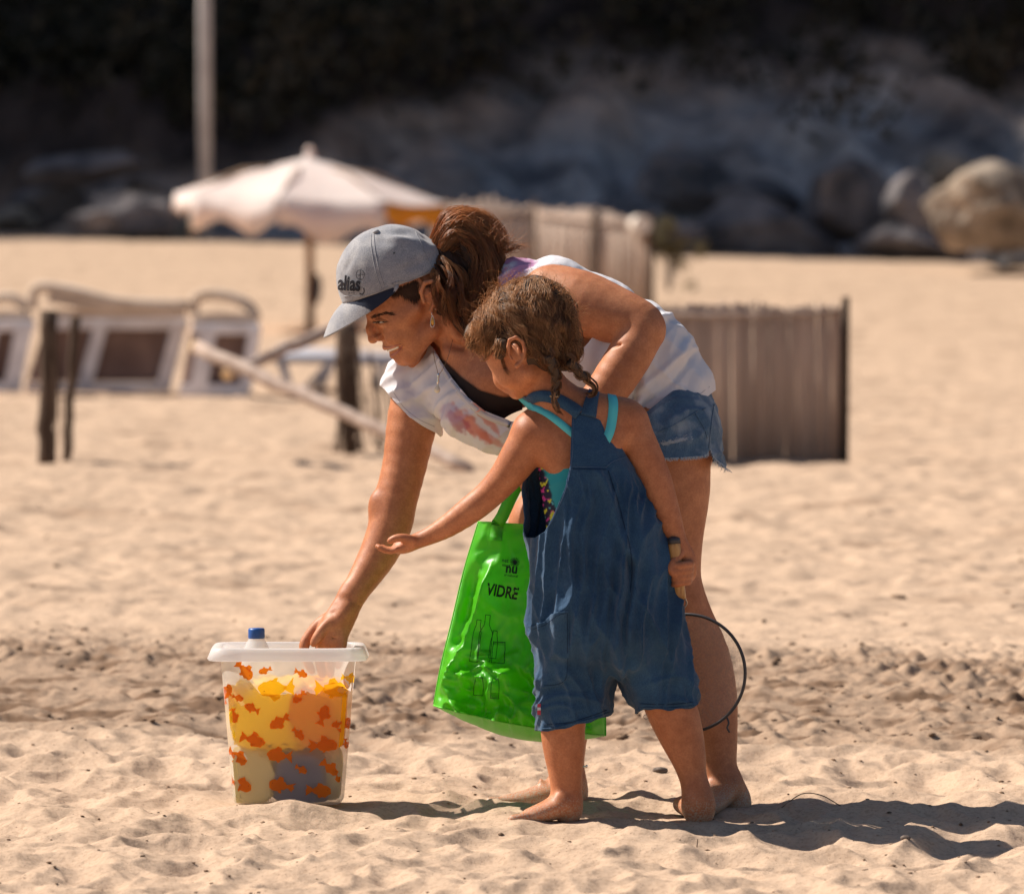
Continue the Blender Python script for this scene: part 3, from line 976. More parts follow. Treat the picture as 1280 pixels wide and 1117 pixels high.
def beam(label, a, b_, r0, r1):
    A = P(*a); B = P(*b_); t = empty('wooden_pole', tuple(A)); tag(t, label, 'wooden pole')
    k = np.linspace(0, 1, 14)[:, None]; W = A + (B - A) * k + rng.normal(size=(14, 3)) * .004
    M = MB(); M.tube(W, np.linspace(r0, r1, 14), 12); M.build('shaft', m_rail, t, True)
    d = (A - B) / np.linalg.norm(A - B)
    M = MB(); M.tube([A + d * .001, A + d * .012], [r0 * 1.0, r0 * .93], 12); M.build('cut_end', m_cut2, t)
m_cut2, nt, b = mat('fresh_cut', (.8, .55, .3), .8)
gb = float(proj(gpt(600, 12.9))[1])
beam('long grey fallen pole with a fresh cut end, sloping down behind the woman\'s arm', (246, 434, 14.3), (590, gb - 6, 13.2), .032, .027)
beam('shorter grey pole crossing behind the long fallen pole', (284, 468, 14.9), (470, 388, 16.2), .028, .03)

# ================================================================== LOUNGERS tipped on their sides
m_frame, nt, b = mat('lounger_frame', (.7, .66, .68), .5, spec=.4); vary(nt, b, (.62, .58, .60), (.78, .74, .76), 8)
m_mesh, nt, b = mat('lounger_fabric', (.2, .13, .11), .9); vary(nt, b, (.17, .11, .095), (.26, .175, .15), 6)
m_beige, nt, b = mat('lounger_cushion', (.55, .43, .33), .85); vary(nt, b, (.50, .38, .29), (.66, .53, .43), 5)
def lounger(label, px0, px1, top, bot, Y, bars, slant=14, rail_h=12, hump=0.0):
    """a lounger on its side: rails, cross bars, slung fabric and the curved backrest edge on top"""
    s = mpp(Y); g = gpt((px0 + px1) / 2, Y)
    t = empty('sun_lounger', tuple(g)); tag(t, label, 'sun lounger', 'sun loungers tipped on their sides')
    def W(px, py, dy=0.0): return P(px, py, Y + dy)
    def slab(name, poly, dy0, dy1, m):
        a = [W(x, y, dy0) for x, y in poly]; c = [W(x, y, dy1) for x, y in poly]; n = len(poly)
        M = MB(); M.add(a + c, [tuple(range(n)), tuple(range(2 * n - 1, n - 1, -1))] + [(i, i + n, (i + 1) % n + n, (i + 1) % n) for i in range(n)])
        return M.build(name, m, t, bevel=.008)
    sl = slant
    slab('fabric', [(px0 + sl, top + 14), (px1, top + 14), (px1 - sl, bot - 12), (px0, bot - 12)], .06, .075, m_mesh)
    slab('rail', [(px0 - 2, bot - rail_h), (px1 - sl + 3, bot - rail_h), (px1 - sl + 3, bot + 1), (px0 - 2, bot + 1)], -.03, .05, m_frame)
    slab('rail', [(px0 + sl, top + 8), (px1 + 3, top + 8), (px1 + 3, top + 22), (px0 + sl, top + 22)], -.025, .05, m_frame)
    for bx, bw in bars:
        slab('cross_bar', [(bx + sl, top + 12), (bx + bw + sl, top + 12), (bx + bw, bot - 4), (bx, bot - 4)], -.035, .045, m_frame)
    n = 12; poly = []
    for i in range(n + 1):
        u = i / n; poly.append((px0 + sl + (px1 - px0 - sl) * u, top - 2 - hump * math.sin(math.pi * u) ** .6))
    poly += [(px1, top + 10), (px0 + sl, top + 10)]
    slab('backrest_edge', poly, .0, .55, m_beige)
lounger('nearest tipped sun lounger at the left edge with a pale slanted leg', -60, 40, 392, 489, 24.4, [(-30, 14), (4, 22)], 16, 12, 2)
lounger('long tipped sun lounger with brown fabric behind the left post', 34, 232, 390, 489, 24.8, [(96, 18), (194, 19)], 22, 11, 3)
lounger('tipped sun lounger with a curved beige bar on top behind the pole\'s cut end', 226, 322, 396, 494, 24.2, [(238, 20), (298, 15)], 14, 14, 4)
L_ = [o for o in scene.objects if o.name.startswith('sun_lounger')]
for t_, pts, w in ((L_[1], [(40, 386), (46, 360), (90, 364), (150, 378), (236, 382)], .035), (L_[1], [(60, 372), (130, 384), (226, 390)], .03), (L_[2], [(242, 392), (246, 372), (275, 369), (308, 380), (322, 400)], .035), (L_[0], [(-30, 380), (10, 372), (36, 384)], .035)):
    M = MB(); q = catmull(pts, 5); M.tube(P(q[:, 0], q[:, 1], 24.6), w, 8); M.build('curved_bar', m_beige, t_, True)
# low blue-grey lounger standing behind the netted post
t = empty('low_lounger', tuple(gpt(430, 25.5))); tag(t, 'low blue-grey lounger frame standing behind the netted post', 'sun lounger')
m_blue, nt, b = mat('blue_frame', (.35, .37, .45), .6)
def bar(a, b_, r, name='leg'):
    M = MB(); M.tube([P(a[0], a[1], a[2]), P(b_[0], b_[1], b_[2])], r, 8); M.build(name, m_blue, t, True)
bar((330, 446, 25.2), (566, 452, 25.2), .035, 'rail'); bar((345, 440, 26.0), (560, 445, 26.0), .03, 'rail')
bar((352, 450, 25.2), (362, 488, 25.2), .028); bar((415, 450, 25.2), (398, 488, 25.3), .026); bar((378, 490, 25.3), (414, 452, 25.2), .022, 'brace'); bar((480, 450, 25.2), (470, 488, 25.3), .026); bar((550, 450, 25.2), (556, 488, 25.3), .026)
o = MB(); o.box(P(450, 444, 25.6), (.95, .75, .03)); o.build('seat', m_beige, t)
# ================================================================== SKIN AND CLOTH MATERIALS
def skin_mat(name, c1, c2, sss=.12):
    m, nt, b = mat(name, c1, .50, spec=.36, sss=sss, ssss=.012)
    vec = coords(nt)
    n1, r1 = vary(nt, None, c1, c2, 22, 5, vec, .3, .7)
    n2, r2 = vary(nt, None, (.90, .84, .82), (1.06, 1.03, 1.02), 300, 3, vec, .3, .7)
    c = mixc(nt, 1.0, r1.outputs[0], r2.outputs[0], 'MULTIPLY')
    n3, r3 = vary(nt, None, (.80, .70, .68), (1.12, 1.12, 1.12), 75, 4, vec, .3, .68)
    c = mixc(nt, .55, c, mixc(nt, 1.0, c, r3.outputs[0], 'MULTIPLY'))
    # dry sand clinging to the feet
    sep = nt.nodes.new('ShaderNodeSeparateXYZ'); g_ = nt.nodes.new('ShaderNodeNewGeometry'); nt.links.new(g_.outputs['Position'], sep.inputs[0])
    mr = nt.nodes.new('ShaderNodeMapRange'); mr.inputs['From Min'].default_value = .075; mr.inputs['From Max'].default_value = -.005; mr.inputs['To Min'].default_value = .0; mr.inputs['To Max'].default_value = .34; nt.links.new(sep.outputs['Z'], mr.inputs['Value'])
    n4 = N(nt, 'ShaderNodeTexNoise', Scale=420.0, Detail=3); nt.links.new(vec, n4.inputs['Vector'])
    ad = nt.nodes.new('ShaderNodeMath'); ad.operation = 'ADD'; nt.links.new(mr.outputs[0], ad.inputs[0]); nt.links.new(n4.outputs['Fac'], ad.inputs[1])
    rr = nt.nodes.new('ShaderNodeMapRange'); rr.inputs['From Min'].default_value = .68; rr.inputs['From Max'].default_value = .80; nt.links.new(ad.outputs[0], rr.inputs['Value'])
    c = mixc(nt, rr.outputs[0], c, (.46, .33, .24))
    nt.links.new(c, b.inputs['Base Color'])
    k = bump(nt, b, 700, .30, .0010, 3, vec)
    bump(nt, b, 60, .12, .003, 3, vec, k)
    return m
m_skinW = skin_mat('tanned_skin', (.43, .165, .072), (.55, .235, .112))
m_skinC = skin_mat('child_skin', (.42, .155, .066), (.54, .225, .105))
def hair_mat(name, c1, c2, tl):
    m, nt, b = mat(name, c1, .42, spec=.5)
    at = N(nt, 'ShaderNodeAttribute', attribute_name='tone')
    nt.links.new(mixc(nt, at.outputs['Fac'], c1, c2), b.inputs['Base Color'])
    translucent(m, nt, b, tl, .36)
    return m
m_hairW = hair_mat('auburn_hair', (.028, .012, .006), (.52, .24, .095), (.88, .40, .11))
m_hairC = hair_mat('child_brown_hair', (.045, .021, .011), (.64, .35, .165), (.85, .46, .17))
m_hairBaseW, nt, b = mat('auburn_hair_mass', (.035, .014, .007), .6, spec=.3)
m_hairBaseC, nt, b = mat('brown_hair_mass', (.06, .034, .02), .6, spec=.3)
def denim(name, c1, c2, worn=(.18, .27, .38), wear=.25, rough=.85):
    m, nt, b = mat(name, c1, rough, spec=.2, sheen=.15)
    vec = coords(nt)
    _, r1 = vary(nt, None, c1, c2, 9, 4, vec, .3, .7)
    _, r2 = vary(nt, None, (.72, .76, .82), (1.25, 1.2, 1.15), 900, 2, coords(nt, (1, 1, .25)), .35, .65)
    c = mixc(nt, 1.0, r1.outputs[0], r2.outputs[0], 'MULTIPLY')
    _, r3 = vary(nt, None, (0, 0, 0), (wear, wear, wear), 26, 4, vec, .48, .72)
    c = mixc(nt, r3.outputs[0], c, worn)
    nt.links.new(c, b.inputs['Base Color'])
    k = bump(nt, b, 1100, .45, .0010, 2, vec); bump(nt, b, 45, .5, .006, 4, vec, k)
    return m
m_denimC = denim('blue_chambray', (.016, .050, .108), (.030, .082, .160), (.09, .17, .28), .10)
m_denimW = denim('faded_denim', (.05, .105, .18), (.10, .175, .27), (.42, .48, .54), .5)
m_stitch, nt, b = mat('stitching', (.04, .075, .14), .9)
m_fray, nt, b = mat('frayed_thread', (.50, .55, .60), .9)

# ================================================================== BODY OF THE WOMAN
H = .00148
def V3(px, py, Y): return P(px, py, Y)
class Head:
    """local frame of a head: F forward, L towards her left, U up; points are given by photo pixel + lateral offset (m)"""
    def __init__(s, px, py, Y, pitch, yaw, roll=0, mirror=1):
        s.T = P(px, py, Y)
        M = Matrix.Rotation(yaw, 3, 'Z') @ Matrix.Rotation(-pitch, 3, 'Y')
        M = M @ Matrix.Rotation(roll, 3, 'X')
        s.F = np.array(M @ Vector((-1, 0, 0))); s.L = np.array(M @ Vector((0, -1, 0))); s.U = np.array(M @ Vector((0, 0, 1)))
    def __call__(s, px, py, lat=0.0):
        w = P(px, py, s.T[1]) - s.T - s.L * lat
        A = np.array([[s.F[0], s.U[0]], [s.F[2], s.U[2]]])
        a, b = np.linalg.solve(A, [w[0], w[2]])
        return s.T + s.F * a + s.U * b + s.L * lat
    @property
    def ax(s): return [s.F, s.L, s.U]

HW = Head(510, 380, .145, R(33), R(8))
def build_woman_body():
    x0, x1 = P(366, 500, .1)[0], P(950, 500, .1)[0]
    zlo, zhi = -.03, P(500, 262, .1)[2]
    def seg(*parts):
        a = []
        for lo, hi, st in parts: a.append(np.arange(lo, hi, st))
        return np.unique(np.round(np.concatenate(a), 5))
    xm = P(605, 500, .1)[0]
    xs = seg((x0, xm, .0019), (xm, x1, .0038))
    ys = seg((-.13, -.05, .0036), (-.05, .17, .0021), (.17, .46, .0042))
    zA = P(0, 840, .1)[2]; zB = P(0, 740, .1)[2]; zC = P(0, 470, .1)[2]
    zs = seg((zlo, zA, .0036), (zA, zB, .0022), (zB, zC, .0040), (zC, zhi, .0019))
    f = Field(xs, ys, zs)
    F_, L_, U_ = HW.ax; h = HW
    # ---- trunk
    n_ = np.array([0, -1, 0.])
    f.chain([(832, 560, .15, 60), (825, 520, .15, 66), (795, 465, .15, 72), (748, 432, .16, 74), (690, 418, .17, 80), (640, 425, .165, 62)], .03, squash=((0, 1, 0), .95), sub=2)
    f.cap(P(693, 371, .10), P(533, 476, .21), .050, .046, .04)                      # shoulder girdle
    f.cap(P(680, 395, .10), P(560, 478, .17), .055, .050, .04)                      # chest in front of it
    f.ell(P(625, 475, .115), [(1, 0, 0), (0, 1, 0), (0, 0, 1)], (.085, .075, .060), .04)
    f.ell(P(590, 505, .12), [(1, 0, 0), (0, 1, 0), (0, 0, 1)], (.060, .065, .05), .03)
    # ---- neck
    f.chain([(548, 378, .15, 37), (570, 402, .155, 37), (600, 428, .16, 44)], .02)
    f.cap(P(560, 398, .10), P(584, 452, .105), .008, .007, .012)                    # tendon of the neck
    f.cap(P(560, 438, .118), P(612, 446, .088), .008, .010, .03)                    # collar bone
    f.ell(P(568, 431, .095), [(1, 0, -.3), (0, 1, 0), (.3, 0, 1)], (.018, .014, .006), .016, 'sub')
    # ---- right arm, reaching down to the tub
    f.chain([(533, 470, .22, 36), (517, 520, .21, 32), (506, 580, .195, 27.5), (494, 628, .18, 26.5), (488, 656, .172, 26.5), (474, 690, .157, 23.5),
             (455, 722, .137, 19), (440, 744, .12, 15.5)], .03, sub=3)
    f.ell(P(470, 632, .172), [(1, 0, 0), (0, 1, 0), (0, 0, 1)], (.012, .014, .022), .02)
    # hand: palm seen from its inner side, thumb in front, fingers going down into the tub
    pn = np.array([.15, 1, .1])
    f.chain([(440, 744, .118, 15), (430, 764, .108, 17.5), (418, 786, .100, 19), (412, 798, .097, 18.5)], .012, squash=(pn, .62), sub=2)
    f.chain([(433, 762, .100, 10), (424, 775, .094, 10), (412, 786, .09, 8)], .010)     # ball of the thumb
    f.chain([(416, 776, .092, 7.6), (405, 785, .084, 6.6), (397, 796, .080, 5.8), (392, 804, .080, 4.6)], .006)   # thumb
    f.chain([(412, 772, .118, 8.5), (398, 782, .118, 7.6), (386, 796, .116, 6.6), (380, 808, .112, 5.8), (383, 824, .108, 5.2), (390, 838, .105, 4.6)], .005)   # index
    f.chain([(408, 790, .108, 7.6), (402, 806, .106, 6.8), (400, 824, .102, 6.2), (403, 842, .098, 5.2)], .004)
    f.chain([(417, 794, .100, 7.4), (414, 808, .098, 6.6), (412, 826, .094, 6), (413, 842, .090, 5.0)], .004)
    f.chain([(427, 792, .094, 6.8), (427, 806, .090, 6.0), (425, 820, .086, 5.4), (423, 832, .084, 4.4)], .004)
    f.cap(P(405, 797, .086), P(430, 797, .076), .0014, .0014, .002, op='sub')           # palm crease
    f.cap(P(420, 775, .082), P(438, 770, .092), .0013, .0013, .002, op='sub')
    f.cap(P(430, 751, .10), P(452, 757, .102), .0010, .0010, .003, op='sub')            # wrist crease
    # ---- left arm, bent on itself
    f.chain([(692, 369, .085, 36), (724, 378, .06, 40), (765, 393, .035, 36), (798, 404, .015, 29), (806, 411, .008, 25)], .03, squash=((0, 1, 0), .92))
    f.chain([(804, 416, .006, 25), (786, 446, -.004, 27.5), (760, 486, -.010, 26), (728, 530, -.012, 22), (700, 566, -.016, 16), (686, 584, -.02, 14)], .014)
    f.cap(P(735, 433, -.022), P(796, 431, -.034), .002, .001, .008, op='sub')
    f.chain([(690, 580, -.02, 14), (676, 598, -.02, 17), (668, 610, -.02, 16)], .01, squash=((0, 1, 0), .6))
    for k, (a, b_) in enumerate(((660, 606), (667, 612), (675, 615), (683, 613))):
        f.chain([(a + 6, b_ - 4, -.025, 6.5), (a, b_ + 7, -.03, 6), (a + 4, b_ + 14, -.018, 5.4), (a + 8, b_ + 8, -.006, 5)], .003)
    f.chain([(664, 590, -.03, 7), (656, 600, -.028, 6.4), (656, 610, -.02, 5.4)], .004)
    # ---- near leg
    f.chain([(824, 548, .09, 62), (829, 610, .09, 58.5), (833, 668, .085, 46), (838, 716, .08, 37.5), (842, 738, .078, 36.5), (856, 775, .085, 35.5), (876, 822, .092, 36),
             (889, 870, .09, 32), (896, 920, .08, 25.5), (899, 958, .07, 21.5), (904, 980, .065, 22.5)], .03, squash=((0, 1, 0), .97))
    f.ell(P(822, 728, .05), [(1, 0, 0), (0, 1, 0), (0, 0, 1)], (.03, .03, .04), .02)
    f.ell(P(888, 985, .04), [(1, 0, 0), (0, 1, 0), (0, 0, 1)], (.012, .010, .014), .010)
    f.chain([(907, 978, .07, 20), (918, 996, .075, 19), (922, 1006, .07, 17)], .014)              # heel
    f.chain([(905, 985, .055, 20), (893, 1000, .02, 18), (884, 1008, -.03, 15), (872, 1014, -.075, 13)], .014, squash=((0, 0, 1), .75))
    # ---- far leg, knee pushed forward
    f.chain([(834, 545, .22, 58), (775, 585, .23, 56), (715, 625, .24, 46), (680, 650, .24, 41), (676, 668, .24, 38), (690, 720, .235, 34), (706, 775, .24, 36), (712, 840, .245, 33),
             (711, 900, .235, 26), (709, 950, .225, 21), (709, 978, .215, 22)], .03)
    f.chain([(711, 975, .215, 20), (717, 990, .215, 18), (718, 998, .21, 14)], .012)
    f.chain([(708, 982, .21, 21), (690, 992, .20, 18), (664, 999, .185, 14), (640, 1003, .175, 11), (628, 1004, .17, 9)], .012, squash=((0, 1, .1), 1.25))
    f.chain([(640, 1003, .15, 7.5), (622, 1003, .145, 6.5), (612, 1002, .142, 6)], .004)
    for k in range(4):
        yy = .165 + k * .016
        f.chain([(640 + k, 1001 - k * 1.2, yy, 6), (626 + k * 3, 1001 - k * 1.2, yy, 5), (618 + k * 4, 1003 - k * 1.2, yy, 4.4)], .003)
    f.chain([(676, 975, .19, 3), (683, 990, .185, 4)], .01)
    # ---- head
    A = [F_, L_, U_]
    f.ell(h(506, 352), A, (.080, .064, .074), .02)                # skull
    f.ell(h(522, 356), A, (.068, .062, .068), .02)
    f.ell(h(499, 392), A, (.044, .058, .066), .02)                # face mass
    f.ell(h(489, 396), A, (.030, .044, .042), .015)
    f.ell(h(505, 420), A, (.038, .044, .042), .018)
    for sd in (1, -1):
        f.cap(h(541, 411, .048 * sd), h(514, 444, .020 * sd), .0150, .0140, .016)     # jaw line
        f.cap(h(514, 444, .018 * sd), h(506, 445, .0), .0140, .0150, .012)
        f.cap(h(520, 386, .056 * sd), h(492, 403, .040 * sd), .011, .013, .014)       # cheek bone
        f.ell(h(493, 419, .034 * sd), A, (.018, .015, .018), .012)                    # cheek, lifted by the smile
        f.cap(h(464, 392, .005 * sd), h(482, 386, .036 * sd), .0080, .0085, .008)     # brow
        f.ell(h(472, 402, .030 * sd), A, (.013, .013, .0085), .006, 'sub')            # eye hollow
        f.ell(h(480, 402, .0300 * sd), A, (.0120, .0125, .0115), .002)                # eye under its lids
        f.cap(h(473, 398.5, .026 * sd), h(484, 399.5, .041 * sd), .0026, .0022, .003)
        f.cap(h(475, 405.5, .026 * sd), h(484, 404.0, .041 * sd), .0024, .0018, .003)
        f.cap(h(468, 403.2, .027 * sd), h(483, 401.8, .049 * sd), .0036, .0030, .004, op='sub')
        f.ell(h(475.5, 421.5, .0125 * sd), A, (.0095, .0058, .0068), .004)               # nostril wing
        f.ell(h(474.5, 426.5, .0085 * sd), A, (.0050, .0030, .0042), .002, 'sub')
        f.cap(h(482, 421, .021 * sd), h(503, 435, .033 * sd), .0018, .0020, .007, op='sub')   # smile fold
        f.cap(h(481.5, 434, .002 * sd), h(499, 430.8, .024 * sd), .0038, .0020, .003)     # upper lip
        f.cap(h(490.5, 444.0, .000 * sd), h(500.5, 435.0, .023 * sd), .0046, .0022, .004)      # lower lip
    f.cap(h(464, 396), h(463.2, 412), .0068, .0078, .009)              # nose bridge
    f.cap(h(463.5, 411), h(466, 421.5), .0080, .0086, .007)
    f.ell(h(466.8, 423.2), A, (.0100, .0088, .0092), .004)             # nose tip
    f.ell(h(476, 411), A, (.012, .0095, .018), .006)
    f.ell(h(489, 430), A, (.0140, .024, .013), .010)                  # muzzle
    f.ell(h(504, 444.5), A, (.0165, .018, .014), .010)                  # chin
    for sd in (1, -1):
        f.cap(h(483.5, 439.2, 0), h(487, 438.6, .012 * sd), .0036, .0036, .0015, op='sub')
        f.cap(h(487, 438.6, .012 * sd), h(493, 436.4, .0255 * sd), .0036, .0032, .0015, op='sub')
        f.cap(h(493, 436.4, .0255 * sd), h(501.5, 431.8, .0415 * sd), .0032, .0010, .0015, op='sub')   # open smile
    # ear
    for sd in (1, -1):
        e = lambda x, y, l: h(x, y, l * sd)
        f.ell(e(540, 371, .070), A, (.013, .008, .022), .008)
        rim = [(531, 377, .073), (527, 364, .077), (532, 353, .081), (541, 351, .083), (547, 358, .084), (547, 370, .083), (543, 380, .080), (539, 388, .077)]
        for a, b_ in zip(rim[:-1], rim[1:]): f.cap(e(*a), e(*b_), .0040, .0040, .003)
        f.ell(e(540, 389, .075), A, (.0055, .0042, .0065), .003)
        f.cap(e(541, 361, .082), e(536, 377, .080), .0052, .0040, .004, op='sub')
        f.ell(e(534, 374, .079), A, (.0062, .0075, .0085), .003, 'sub')
        f.cap(e(539, 364, .080), e(541, 376, .0795), .0022, .0022, .002)
        f.cap(e(530, 372, .076), e(531, 377, .076), .0028, .0028, .002)
    return f
fW = build_woman_body()
VW, FW_ = fW.mesh(); VW = lap(VW, FW_, 2, .5)
woman_x, woman_y = float(P(760, 1000, .1)[0]), .12
woman = empty('person', (woman_x, woman_y, 0.0))
tag(woman, 'woman in grey cap and denim shorts, bent over and reaching into the tub', 'person')
body = add_mesh('body', VW, FW_, m_skinW, woman)
del fW

# ---- face details
sfW = Surf(VW, FW_)
m_teeth, nt, b = mat('teeth', (.80, .76, .68), .25, spec=.5)
m_lip, nt, b = mat('lips', (.36, .12, .085), .4, spec=.45)
m_brow, nt, b = mat('brow_hair', (.045, .02, .012), .7)
hw = HW
M = MB()
q = catmull(np.array([hw(491, 437, -.020), hw(486.4, 437.6, -.008), hw(485.6, 437.8, .004), hw(488.6, 437.0, .0135), hw(493.4, 435.2, .0225), hw(498.5, 432.8, .0325)]), 6)
M.tube(q, np.linspace(.0030, .0022, len(q)), 8)
tt = M.build('teeth', m_teeth, body, True, .0018)
def lip(pts, r):
    q = catmull(np.array([list(hw(a, b_, c)) + [rr * r] for a, b_, c, rr in pts]), 5)
    M = MB(); M.tube(q[:, :3], np.maximum(q[:, 3], .0004), 8); return M
def surf_tube(surf, pts, r, name, m, parent, sink=.3, flat=None):
    A_, N_ = surf.path(pts, 1.2); n = len(A_); rr = np.interp(np.linspace(0, 1, n), np.linspace(0, 1, len(r)), r)
    M = MB(); M.tube(A_ - N_ * (rr * sink)[:, None], rr, 8); return M.build(name, m, parent, True)
surf_tube(sfW, [(479.8, 433.6), (484, 434.0), (489, 433.4), (495, 431.6), (501.5, 429.6)], [.0018, .0022, .0019, .0015, .0006], 'upper_lip', m_lip, body)
surf_tube(sfW, [(489.0, 444.4), (493.5, 442.2), (498, 438.8), (501.2, 435.2), (503, 431.4)], [.0026, .0030, .0024, .0016, .0006], 'lower_lip', m_lip, body)
# the near eye, narrowed against the light
m_eye, nt, b = mat('eye_white', (.62, .55, .50), .15, spec=.6); m_iris, nt, b = mat('iris', (.02, .009, .005), .12, spec=.6)
A_, N_ = sfW.path([(466.5, 403.6), (471, 402.6), (477, 402.4), (483.5, 402.2)], 1); v, ff = ribbon(A_, N_, np.interp(np.linspace(0, 1, len(A_)), [0, .4, 1], [.0008, .0042, .0008]), .0006, .0004); link_mesh('eye', np_mesh('eye', v, ff), m_eye, body)
A_, N_ = sfW.path([(470.5, 402.6), (472.5, 402.4), (474.8, 402.3)], .8); v, ff = ribbon(A_, N_, .0040, .0005, .0012); link_mesh('iris', np_mesh('iris', v, ff), m_iris, body)
surf_tube(sfW, [(465.8, 402.8), (470, 400.6), (476, 400.0), (482, 400.8), (486, 402.6)], [.0008, .0016, .0018, .0014, .0006], 'eyelid', m_skinW, body, -.2)
surf_tube(sfW, [(466.0, 404.0), (470, 405.0), (476, 405.0), (482, 403.9), (486, 402.6)], [.0006, .0012, .0012, .0010, .0006], 'eyelid', m_skinW, body, 0)
def hairs(surf, pts, n, ln, rad, dirpx, jit, lift=.0006, parent=None, name='eyebrow', m=None):
    C = []
    q = catmull(np.array(pts, float), 8)
    for i in range(n):
        p = q[rng.integers(len(q))] + rng.normal(size=2) * jit
        d = np.array(dirpx) * ln * rng.uniform(.6, 1.2) + rng.normal(size=2) * .5
        a, na = surf.hit(*p); c, nc = surf.hit(*(p + d)); 
        if np.linalg.norm(c - a) > .02: continue
        C.append([a + na * lift * .3, (a + c) / 2 + (na + nc) / 2 * lift, c + nc * lift])
    V, F = tubes(np.array(C), rad, 3); return add_mesh(name, V, F, m or m_brow, parent)
hairs(sfW, [(464.5, 396.5), (472, 393.5), (482, 391.5), (491, 393.5)], 190, 3.5, .00030, (1, -.15), 1.0, parent=body)
hairs(sfW, [(467.5, 402.2), (473, 401.2), (479, 401.1), (485, 402.2)], 110, 2.0, .00030, (-.8, .4), .30, .0022, parent=body, name='eyelashes')
for pts, n_, ln_, j_ in (([(490, 364), (500, 361), (510, 357), (520, 352)], 420, 8, 1.6), ([(504, 362), (512, 360), (520, 358)], 520, 12, 2.2), ([(512, 366), (517, 368), (521, 366)], 380, 9, 2.0), ([(553, 350), (554, 365), (552, 380)], 700, 14, 3.)):
    hairs(sfW, pts, n_, ln_, .00040, (.12, 1.0), j_, .0011, parent=body, name='sideburn')
# earring: silver drop with an amber bead
m_silver, nt, b = mat('silver', (.8, .78, .74), .22, metal=1.0)
m_amber, nt, b = mat('amber', (.75, .38, .05), .15, spec=.6)
m_pearl, nt, b = mat('shell_bead', (.82, .72, .55), .35, spec=.5)
e0 = hw(540.5, 389.5, .084); Ye = e0[1]
t = empty('earring', tuple(e0)); tag(t, 'silver drop earring with an amber bead in the woman\'s ear', 'earring')
M = MB(); M.tube([e0, P(539.5, 393.5, Ye)], .0007, 6)
a0 = 0
ring = [P(540.5 + 3.4 * math.sin(a) * (.25 + .75 * (1 - math.cos(a)) / 2), 401.5 - 7.5 * math.cos(a), Ye) for a in np.linspace(0, 2 * math.pi, 22)]
M.tube(ring, .0007, 6); M.build('wire', m_silver, t, True)
M = MB(); M.tube([P(540.3, 396.5, Ye), P(540.6, 400, Ye), P(540.8, 403.5, Ye), P(541, 406, Ye)], [.0006, .0019, .0028, .0010], 8); M.build('bead', m_amber, t, True)
M = MB(); c = hw(544.8, 385.5, .0835); M.lathe([(0, -.001), (.001, 0), (0, .001)], c, 8)
tag(M.build('ear_stud', m_silver, smooth=True), 'tiny metal stud above the woman\'s drop earring', 'stud earring')
# necklace with a shell pendant
t = empty('necklace', tuple(P(548, 488, .02))); tag(t, 'thin cord necklace with a cream shell pendant hanging from the woman\'s neck', 'necklace')
m_cord, nt, b = mat('cord', (.25, .15, .09), .8)
M = MB(); A_, N_ = sfW.path([(571, 405), (566, 425)], 3)
M.tube(catmull(np.vstack([A_ + N_ * .001, [P(560, 446, .062)], [P(553, 462, .055)], [P(548.5, 468, .052)]]), 3), .00055, 5)
M.tube(catmull([P(541, 432, .12), P(543, 448, .08), P(547.8, 468, .052)], 5), .00055, 5); M.build('cord', m_cord, t, True)
M = MB(); M.tube([P(548, 466, .052), P(548, 469, .052), P(547.8, 473, .052), P(547.5, 477, .052), P(547, 481, .052)], [.0020, .0028, .0014, .0026, .0014], 10); M.build('clasp', m_silver, t, True)
M = MB(); M.tube(catmull([P(547, 480, .052), P(546.8, 484, .052), P(546.5, 488, .052), P(546.6, 491, .052)], 3), [.001, .0018, .0030, .0042, .0052, .0058, .0058, .0052, .0040, .0012][:10], 12); M.build('shell', m_pearl, t, True)
# anklet and ring
t_ = MB(); c = P(711, 968, .215)
pts = [c + np.array([math.cos(a) * .034, math.sin(a) * .034, .005 - .012 * math.cos(a + .3) * -1]) for a in np.linspace(0, 2 * math.pi, 24)]
for i, p in enumerate(pts[:-1]): t_.lathe([(0, -.0032), (.0034, 0), (0, .0032)], p, 6)
tag(t_.build('anklet', m_silver, smooth=True), 'beaded silver anklet round the woman\'s rear ankle', 'anklet')

# ================================================================== T-SHIRT
def folds(p, d, along, across, amp, seed, sharp=1.4):
    """long soft cloth folds running in direction d"""
    d = np.asarray(d, float); d /= np.linalg.norm(d)
    a = p @ d; r = p - a[:, None] * d
    w = fbm(p, .12, 2, seed) * .35 * across
    q = np.stack([a / along, (r[:, 0] + w) / across, (r[:, 2] + .5 * r[:, 1] + w) / across], -1)
    n = noise3(q[:, 0] + seed, q[:, 1] + 3 * seed, q[:, 2])
    return amp * ((1 - np.abs(n) * 1.6) ** sharp * np.sign(1) - .5) if sharp == 1 else amp * (np.clip(1 - np.abs(n) * 2.0, 0, 1) ** sharp - .4)
def seg(*parts): return np.unique(np.round(np.concatenate([np.arange(*q) for q in parts]), 5))
Xp = lambda px, Y=.1: float(P(px, 500, Y)[0]); Zp = lambda py, Y=.1: float(P(640, py, Y)[2])
f = Field(np.arange(Xp(455), Xp(935), .0032), np.arange(-.06, .36, .0036), np.arange(Zp(640), Zp(295), .0032))
f.chain([(840, 590, .15, 78), (824, 530, .15, 79), (794, 468, .15, 83), (748, 434, .16, 84), (700, 420, .17, 88), (650, 420, .165, 70)], .03, squash=((0, 1, 0), 1.06), sub=2)
f.cap(P(693, 358, .12), P(535, 476, .21), .056, .054, .04)
f.cap(P(640, 352, .14), P(655, 352, .19), .040, .040, .03)
f.cap(P(680, 395, .10), P(560, 478, .17), .060, .060, .04)
